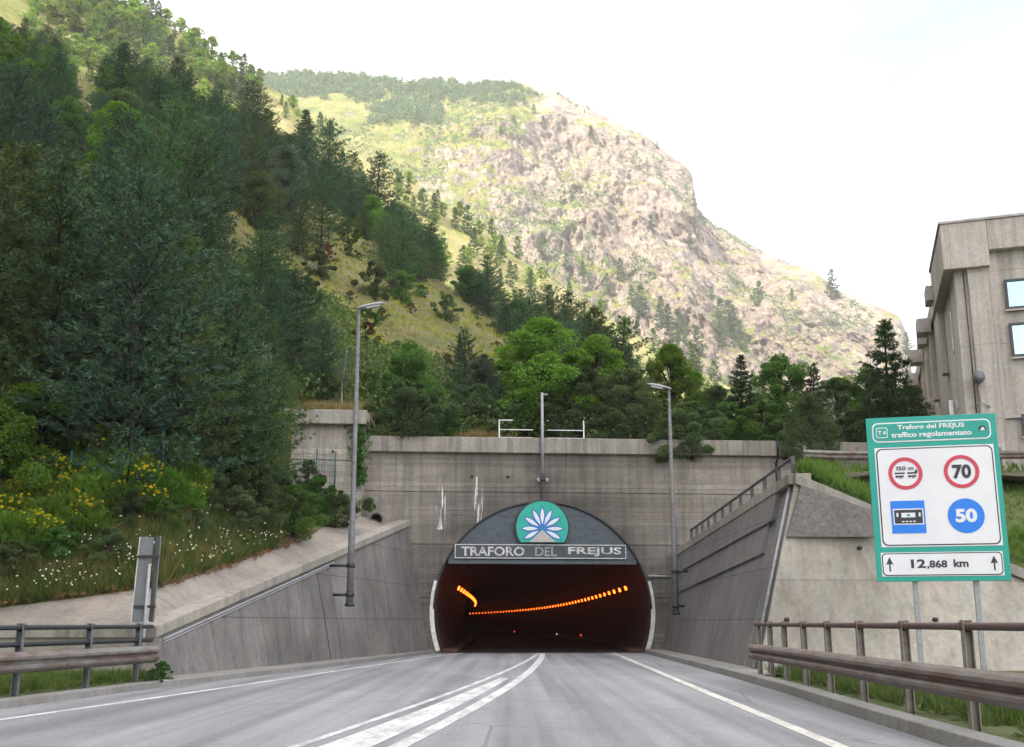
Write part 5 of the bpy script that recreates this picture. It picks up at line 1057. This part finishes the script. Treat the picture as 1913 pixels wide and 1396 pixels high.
while cnt['pine_tree'] < 250 and tries < 9000:
    tries += 1
    a = math.radians(random.uniform(-30, 6)); r0, z0, E, rs = hill_params(a); u = random.random() ** .85; r = r0 + 4 + (rs * 1.02 - r0 - 4) * u; x, y = r * math.sin(a), r * math.cos(a)
    zz_ = hill_z(x, y); px, py = to_px((x, y, zz_ + 1.5))
    if px < -330: continue
    if px > 520 and r < r0 + 5: continue
    if px < 430 and py > 820: continue
    k = random.random(); kind = 'pine_tree' if k < (.80 if px < 650 else .62) else ('broadleaf_tree' if k < .9 else 'bush')
    if px < 420 and py < 330 and random.random() < .35: kind = 'broadleaf_tree'
    h = {'pine_tree': random.uniform(4.2, 8.6), 'broadleaf_tree': random.uniform(4, 7), 'bush': random.uniform(1.6, 3)}[kind]
    if px < 330 and py < 230: h *= .9
    if px > 850 and r > r0 + 20: h *= .8
    if clearing(px, py) or sum(clearing(*to_px((x, y, zz_ + h * q))) for q in (.2, .4, .6, .8)) + 2 * clearing(*to_px((x, y, zz_ + h * .97))) >= (2 if random.random() < .88 else 6): continue
    if any((x - q[0]) ** 2 + (y - q[1]) ** 2 < (1.6 + q[2] * .7) ** 2 for q in taken): continue
    if kind == 'broadleaf_tree' and cnt[kind] >= 105: kind = 'pine_tree'; h *= 1.15
    taken.append((x, y, {'pine_tree': 1.9, 'broadleaf_tree': 1.6, 'bush': .8}[kind])); cnt[kind] += 1
    pr_ = {'pine_tree': PINES, 'broadleaf_tree': BROADS, 'bush': BUSHES}[kind]; w_ = [.3, .25, .25, .2] if kind == 'pine_tree' else ([.35, .2, .35, .1] if kind == 'broadleaf_tree' else [.45, .4, .05, .1])
    lit = px < 380 and py < 220
    pro = pr_[int(rng.choice(4, p=w_))] if not (lit and kind == 'broadleaf_tree') else BROADS[1]
    if pro is BROADS[1]: kind = 'broadleaf_tree'
    plant(pro, (x, y, zz_ - .2), h, LABELS[kind][0], 'bush' if kind == 'bush' else 'tree', kind, LABELS[kind][1], None, random.uniform(.95, 1.25) if px < 460 else random.uniform(1.05, 1.5), random.gauss(0, .03))
n_ = 0; tries = 0                                               # a closer band of conifers down the crest, and low bushes in the clearing
while n_ < 46 and tries < 4000:
    tries += 1
    a = math.radians(random.uniform(-6.5, 5.5)); r0, z0, E, rs = hill_params(a); r = r0 + (rs * 1.01 - r0) * random.uniform(.25, 1); x, y = r * math.sin(a), r * math.cos(a); zz_ = hill_z(x, y); h = random.uniform(4.0, 7.0)
    if any(clearing(*to_px((x, y, zz_ + h * q))) for q in (0, .3, .6)) or any((x - q[0]) ** 2 + (y - q[1]) ** 2 < (.9 + q[2] * .45) ** 2 for q in taken): continue
    taken.append((x, y, 1.3)); n_ += 1; plant(random.choice(PINES[:3] + SPRUCES[:1]), (x, y, zz_ - .2), h, LABELS['pine_tree'][0], 'tree', 'pine_tree', LABELS['pine_tree'][1], None, 1.25)
n_ = 0; tries = 0
while n_ < 34 and tries < 6000:
    tries += 1
    a = math.radians(random.uniform(-18, 0)); r0, z0, E, rs = hill_params(a); r = r0 + (rs - r0) * random.uniform(.1, .9); x, y = r * math.sin(a), r * math.cos(a); zz_ = hill_z(x, y)
    if not clearing(*to_px((x, y, zz_))) or any((x - q[0]) ** 2 + (y - q[1]) ** 2 < 5 for q in taken): continue
    taken.append((x, y, .6)); n_ += 1; plant(BUSHES[n_ % 4], (x, y, zz_ - .1), random.uniform(.6, 1.7), 'low bush dotted about the grassy clearing on the slope', 'bush', 'bush', 'low bushes of the grassy clearing', None, 1.1)
# sunlit trees on the farther spur
n_ = 0; tries = 0; tk = []
while n_ < 190 and tries < 20000:
    tries += 1
    a = math.radians(random.uniform(-26, 15)); u = random.random() ** .6; r = 235 + 108 * u; x, y = r * math.sin(a), r * math.cos(a); zz_ = spur_z(x, y); px, py = to_px((x, y, zz_))
    # only what shows above the near crest
    ce = float(np.interp(a, CR_A, CR_E)); e = (zz_ + 3 - EYE) / r
    if e < ce - .004 and px < 1380: continue
    if fbm(x * .03, y * .03, 11.0, 3) < -.22 and u > .5: continue
    if any((x - q[0]) ** 2 + (y - q[1]) ** 2 < 9 for q in tk): continue
    tk.append((x, y)); n_ += 1; con = random.random() < .55
    pr_ = FARCON[random.randrange(2)] if con else FARBRD[random.randrange(2)]; h = random.uniform(4.5, 9.5) if con else random.uniform(3.0, 6.5)
    if px < 560: h *= .8
    if px < 300: pr_ = (FARBRD + FARCON)[random.choice((0, 1, 0, 1, 2, 3))]; h = random.uniform(5, 10)
    nm = 'conifer_tree' if con else 'broadleaf_tree'
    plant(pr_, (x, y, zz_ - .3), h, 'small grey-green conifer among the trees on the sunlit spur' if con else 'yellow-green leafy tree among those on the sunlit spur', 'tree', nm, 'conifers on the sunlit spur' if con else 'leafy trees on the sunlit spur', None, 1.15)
n_ = 0; tries = 0                                               # thicker growth on the sunlit upper left
while n_ < 92 and tries < 8000:
    tries += 1
    a = math.radians(random.uniform(-26, -14.5)); r = 222 + 120 * random.random() ** .8; x, y = r * math.sin(a), r * math.cos(a); zz_ = spur_z(x, y); px, py = to_px((x, y, zz_)); e = (zz_ + 3 - EYE) / r
    if e < float(np.interp(a, CR_A, CR_E)) or py < -60 or px > 500 or any((x - q[0]) ** 2 + (y - q[1]) ** 2 < 14 for q in tk): continue
    tk.append((x, y)); n_ += 1; con = random.random() < .35
    plant(FARCON[n_ % 2] if con else FARBRD[n_ % 2], (x, y, zz_ - .3), random.uniform(5, 10), 'grey-green conifer on the sunlit upper left slope' if con else 'yellow-green leafy tree on the sunlit upper left slope', 'tree', 'conifer_tree' if con else 'broadleaf_tree', 'conifers of the sunlit upper left slope' if con else 'leafy trees of the sunlit upper left slope', None, 1.25)
# lone trees on the mountain
for px, py, h in [(1015, 240, 9), (1105, 258, 9), (1128, 273, 8), (1160, 525, 12), (1290, 465, 10), (1418, 570, 13), (1556, 545, 14), (1552, 556, 11), (1566, 556, 8), (1218, 430, 9), (1350, 620, 16), (1362, 630, 18), (1372, 640, 16), (1348, 645, 15), (1385, 655, 14), (1200, 590, 14), (1235, 610, 14), (1250, 620, 13), (1270, 640, 15), (1305, 660, 12), (1180, 570, 10), (1135, 545, 9), (1090, 520, 9), (996, 212, 7), (1228, 275, 6), (1202, 270, 5), (1154, 266, 5), (980, 195, 6), (1700, 660, 12), (1705, 668, 11), (960, 230, 6), (935, 250, 6), (1330, 560, 8), (1480, 560, 7), (1060, 500, 8), (1010, 470, 7)]:
    p = on_mountain(px, py); plant(FARCON[random.randrange(2)], p - Vector((0, 0, 1.5)), h * 1.5, 'lone dark conifer on the sunlit rocky mountain face', 'tree', 'conifer_tree', 'lone conifers on the mountain face', None, 1.2)
# the woods near the summit read as one mass
Rw = np.random.default_rng(5); Pm = MV[:NS].reshape(-1, 3); idx = Rw.permutation(len(Pm))
C = []; D = []; Ls = []
for i in idx[:120000]:
    px, py = to_px(Pm[i]); top = np.interp(px, [450, 560, 700, 860, 960, 1005], [152, 139, 150, 156, 160, 180]); bot = np.interp(px, [450, 600, 640, 680, 720, 830, 850, 960, 1000], [180, 188, 178, 205, 182, 184, 196, 200, 182])
    wob = 9 * fbm(px * .03, py * .05, 1.0, 3)
    in1 = top - 3 < py < bot + wob; in2 = (690 + wob < px < 828 + wob) and (183 < py < 236 + wob * .5) and (py > 200 - (px - 690) * .3)
    if not (in1 or in2): continue
    d_ = min(bot + wob - py, 30) if in1 else min(px - 690 - wob, 828 + wob - px, 236 + wob * .5 - py)
    if Rw.random() > min(1, .12 + d_ / 16) * (.55 + .9 * fbm(px * .05, py * .09, 6.0, 3)): continue
    h = Rw.uniform(5, 12) * (.7 if px > 850 else 1); b = Pm[i]
    for q in np.linspace(.0, 1, 8):
        m = max(1, int(5 * (1.1 - q))); w = h * .21 * (1 - q) + .2
        for _ in range(m):
            a = Rw.uniform(0, 6.28); C.append(b + np.array([math.cos(a) * w * .5, math.sin(a) * w * .5, q * h * .92])); D.append((math.cos(a) * .8, math.sin(a) * .8, .35)); Ls.append(w * 1.3 + .5)
for i in idx[120000:150000]:                                       # scrub dotted over the face
    px, py = to_px(Pm[i])
    if px < 420 or not fbm(Pm[i][0] * .012, Pm[i][2] * .012, 21.0, 4) > .08 + (.10 if px > 1150 else 0): continue
    for _ in range(7): C.append(Pm[i] + Rw.normal(0, .8, 3)); D.append(Rw.normal(0, 1, 3) + np.array([0, -.3, .8])); Ls.append(Rw.uniform(.8, 1.8))
if C:
    Q, t_ = blades(np.array(C), unit(np.array(D)), 2, np.array(Ls), .55, .4, Rw.uniform(0, 1, len(C)), Rw)
    tag(link_mesh('summit_woods', quads_mesh('summit_woods', Q, t_, M_far)), 'grey-green woods and scrub over the top of the mountain', 'woods', kind='stuff')

# ------------------------------------------------------------------ grass, flowers, undergrowth (nobody could count these)
def scatter_hill(n, test, hfun, seed, rr=(0, 1), azr=(-29, 8)):
    R = np.random.default_rng(seed); out = []
    for _ in range(n * 6):
        a = math.radians(R.uniform(*azr)); r0, z0, E, rs = hill_params(a); r = r0 + (rs - r0) * (rr[0] + (rr[1] - rr[0]) * R.random() ** 1.4); x, y = r * math.sin(a), r * math.cos(a); zz_ = hill_z(x, y)
        px, py = to_px((x, y, zz_))
        if px < -420 or not test(px, py, r, r0): continue
        out.append((x, y, zz_))
        if len(out) >= n: break
    return np.array(out)
M_grass = m_leaf('meadow_grass', (0.040, 0.075, 0.016), (0.145, 0.165, 0.045), .3); M_dry = m_leaf('dry_grass', (0.17, 0.14, 0.045), (0.30, 0.24, 0.10), .3); M_redg = m_leaf('red_dry_weeds', (0.10, 0.06, 0.032), (0.24, 0.14, 0.075), .2); M_under = m_leaf('undergrowth_leaves', (0.036, 0.065, 0.020), (0.110, 0.145, 0.042), .25)
upd = np.array([0, 0, 1.0])
def grass(name, label, pts, n, L, W, mat, spread=.35):
    Q, t_ = blades(pts, np.tile(upd, (len(pts), 1)), n, L, W, spread); return tag(link_mesh(name, quads_mesh(name, Q, t_, mat)), label, 'grass', kind='stuff')
pts = scatter_hill(12000, lambda px, py, r, r0: px < 540 and r < r0 + 13, None, 71, (0, .12), (-36, -10)); grass('bank_grass', 'green grass and herbs covering the left bank', np.concatenate([pts, np.array([SHELF_V[random.randrange(1, 8), random.randrange(16)] + np.array([random.gauss(0, .3), random.gauss(0, .25), .0]) for _ in range(700)])]), 9, .42, .014, M_grass)
pts = scatter_hill(1500, lambda px, py, r, r0: px < 540 and r < r0 + 9 and fbm(px * .02, py * .03, 8.0, 3) > -.05, None, 81, (0, .09), (-36, -10)); grass('dry_stems', 'straw-coloured dry stems among the herbs of the left bank', pts, 7, .62, .008, M_dry, .3)
pts = scatter_hill(5200, lambda px, py, r, r0: clearing(px, py) or clearing(px, py + 10), None, 72, (.1, 1)); grass('clearing_grass', 'yellowish dry grass in the clearing of the slope', pts, 10, .42, .022, m_leaf('clearing_grass', (0.14, 0.165, 0.030), (0.32, 0.275, 0.070), .35))
pts = scatter_hill(5200, lambda px, py, r, r0: not clearing(px, py) and (px > 540 or r > r0 + 8) and r > r0 + 1.2, None, 73)
R = np.random.default_rng(74); C = np.repeat(pts, 26, 0) + R.normal(0, 1, (len(pts) * 26, 3)) * np.array([.55, .55, .32]) + np.array([0, 0, .45]); Q, t_ = blades(C, unit(R.normal(0, 1, C.shape) + np.array([0, 0, .8])), 2, .24, .07, .5, np.repeat(R.random(len(pts)), 26), R)
tag(link_mesh('undergrowth', quads_mesh('undergrowth', Q, t_, M_under)), 'low leafy undergrowth between the trees of the shaded slope', 'undergrowth', kind='stuff')
pts = np.array([tuple(Vector(hi_[int(i)]).lerp(Vector(hi_[min(59, int(i) + 1)]), i - int(i)) + Vector((random.gauss(-.1, .16), random.gauss(.22, .26), .05))) for i in [random.uniform(11, 46) for _ in range(900)]]); grass('dry_weeds', 'reddish dry weeds along the upper edge of the apron', pts, 9, .14, .012, M_redg, .7)
pts = np.array([tuple(Vector((x_, portal_y(x_) + random.uniform(.75, 2.2), 9.75))) for x_ in ([random.gauss(-1.75, .45) for _ in range(120)] + [random.uniform(-6, 12) for _ in range(60)])] + [(random.uniform(-10.5, -6.9), 50.6 + random.uniform(0, 1.2), 10.75) for _ in range(260)]); grass('wall_top_grass', 'tall straw-coloured grass on top of the walls', pts, 9, .8, .018, M_dry, .25)
pts = scatter_hill(430, lambda px, py, r, r0: (r < r0 + 5.5) and px < 520 and fbm(px * .015, py * .03, 4.0, 3) > -.12, None, 75, (0, .06), (-26, -10))
R = np.random.default_rng(76); pts = pts + np.column_stack([R.normal(0, .1, (len(pts), 2)), R.uniform(.25, .6, len(pts))]); Q, t_ = blades(pts, np.tile([0.1, -.4, .9], (len(pts), 1)), 5, .040, .017, 1.0, None, R)
M_daisy = m_leaf('white_petals', (0.62, 0.62, 0.58), (0.80, 0.80, 0.76), .2); tag(link_mesh('wildflowers', quads_mesh('wildflowers', Q, t_, M_daisy)), 'small white daisies dotted over the grass of the left bank', 'flowers', kind='stuff')
bp = V_bank = np.array([[a_ for a_ in (0, 0, 0)]])
R = np.random.default_rng(77); A2, B2 = resample(CB, 200), resample(TE, 200); ii = R.integers(0, 200, 5200); tt_ = R.random(5200)[:, None]; pts = A2[ii] * (1 - tt_) + B2[ii] * tt_ + np.array([0, 0, .12]); pts += R.normal(0, .06, pts.shape); grass('bank_grass', 'short bright grass on the bank behind the facing wall', pts, 8, .26, .014, m_leaf('bright_grass', (0.070, 0.125, 0.020), (0.130, 0.190, 0.040), .3))
pts = np.array([(pl(RK, y) + random.uniform(.75, 2.6), y, .12) for y in [random.uniform(10, 29.5) for _ in range(2200)]] ); pts = np.array([p for p in pts if fbm(p[0] * .8, p[1] * .5, 3) > -.25]); grass('verge_grass', 'green weeds behind the right guard rail', pts, 9, .27, .012, m_leaf('verge_weeds', (0.034, 0.062, 0.016), (0.105, 0.125, 0.036), .3), .65)
pts = np.array([(pl(LK, y) - random.uniform(.75, 5.5), y, .12) for y in [random.uniform(13, 26.2) for _ in range(3200)]]); grass('verge_grass', 'green grass behind the left guard rail', pts, 9, .24, .012, M_grass, .5)

# ------------------------------------------------------------------ green mesh fence on the left bank
fp = [on_hill(px, py) for px, py in ((60, 965), (125, 950), (195, 935), (255, 918), (300, 905), (355, 893), (395, 884))] + [at(590, 905, 47.5), at(625, 908, 49.2)]
M_fence = m_plain('fence_green', (0.02, 0.085, 0.075), .5, 0, .2)
fn = thing('mesh_fence', 'thin dark green wire mesh fence running through the shrubs of the bank', 'fence', fp[2])
for p in fp: mb = MB(); mb.tube([p - z * .1, p + z * 1.55], .035, 6); mb.build('post', M_fence, fn)
mb = MB()
for p, q in zip(fp[:-1], fp[1:]):
    for k in range(9): h_ = .12 + k * .17; mb.tube([p + z * h_, q + z * h_], .006, 3, False)
    nv = int((q - p).length / .25)
    for k in range(1, nv): m_ = p.lerp(q, k / nv); mb.tube([m_ + z * .1, m_ + z * 1.5], .005, 3, False)
mb.build('wire_mesh', M_fence, fn)
# ------------------------------------------------------------------ air
mb = MB(); mb.box((0, 560, 395), (1900, 1500, 810)); hz = mb.build('haze', bpy.data.materials.new('haze')); hz['kind'] = 'stuff'; hz['label'] = 'thin bluish summer haze in the valley'
hm = hz.data.materials[0]; hm.use_nodes = True; ht_ = hm.node_tree; ht_.nodes.clear(); ho = ht_.nodes.new('ShaderNodeOutputMaterial'); hv = ht_.nodes.new('ShaderNodeVolumePrincipled')
hv.inputs['Color'].default_value = (.92, .93, 1, 1); hv.inputs['Density'].default_value = .00021; hv.inputs['Anisotropy'].default_value = .2; ht_.links.new(hv.outputs[0], ho.inputs['Volume'])
print('plants placed', NP, cnt, 'spur', n_)
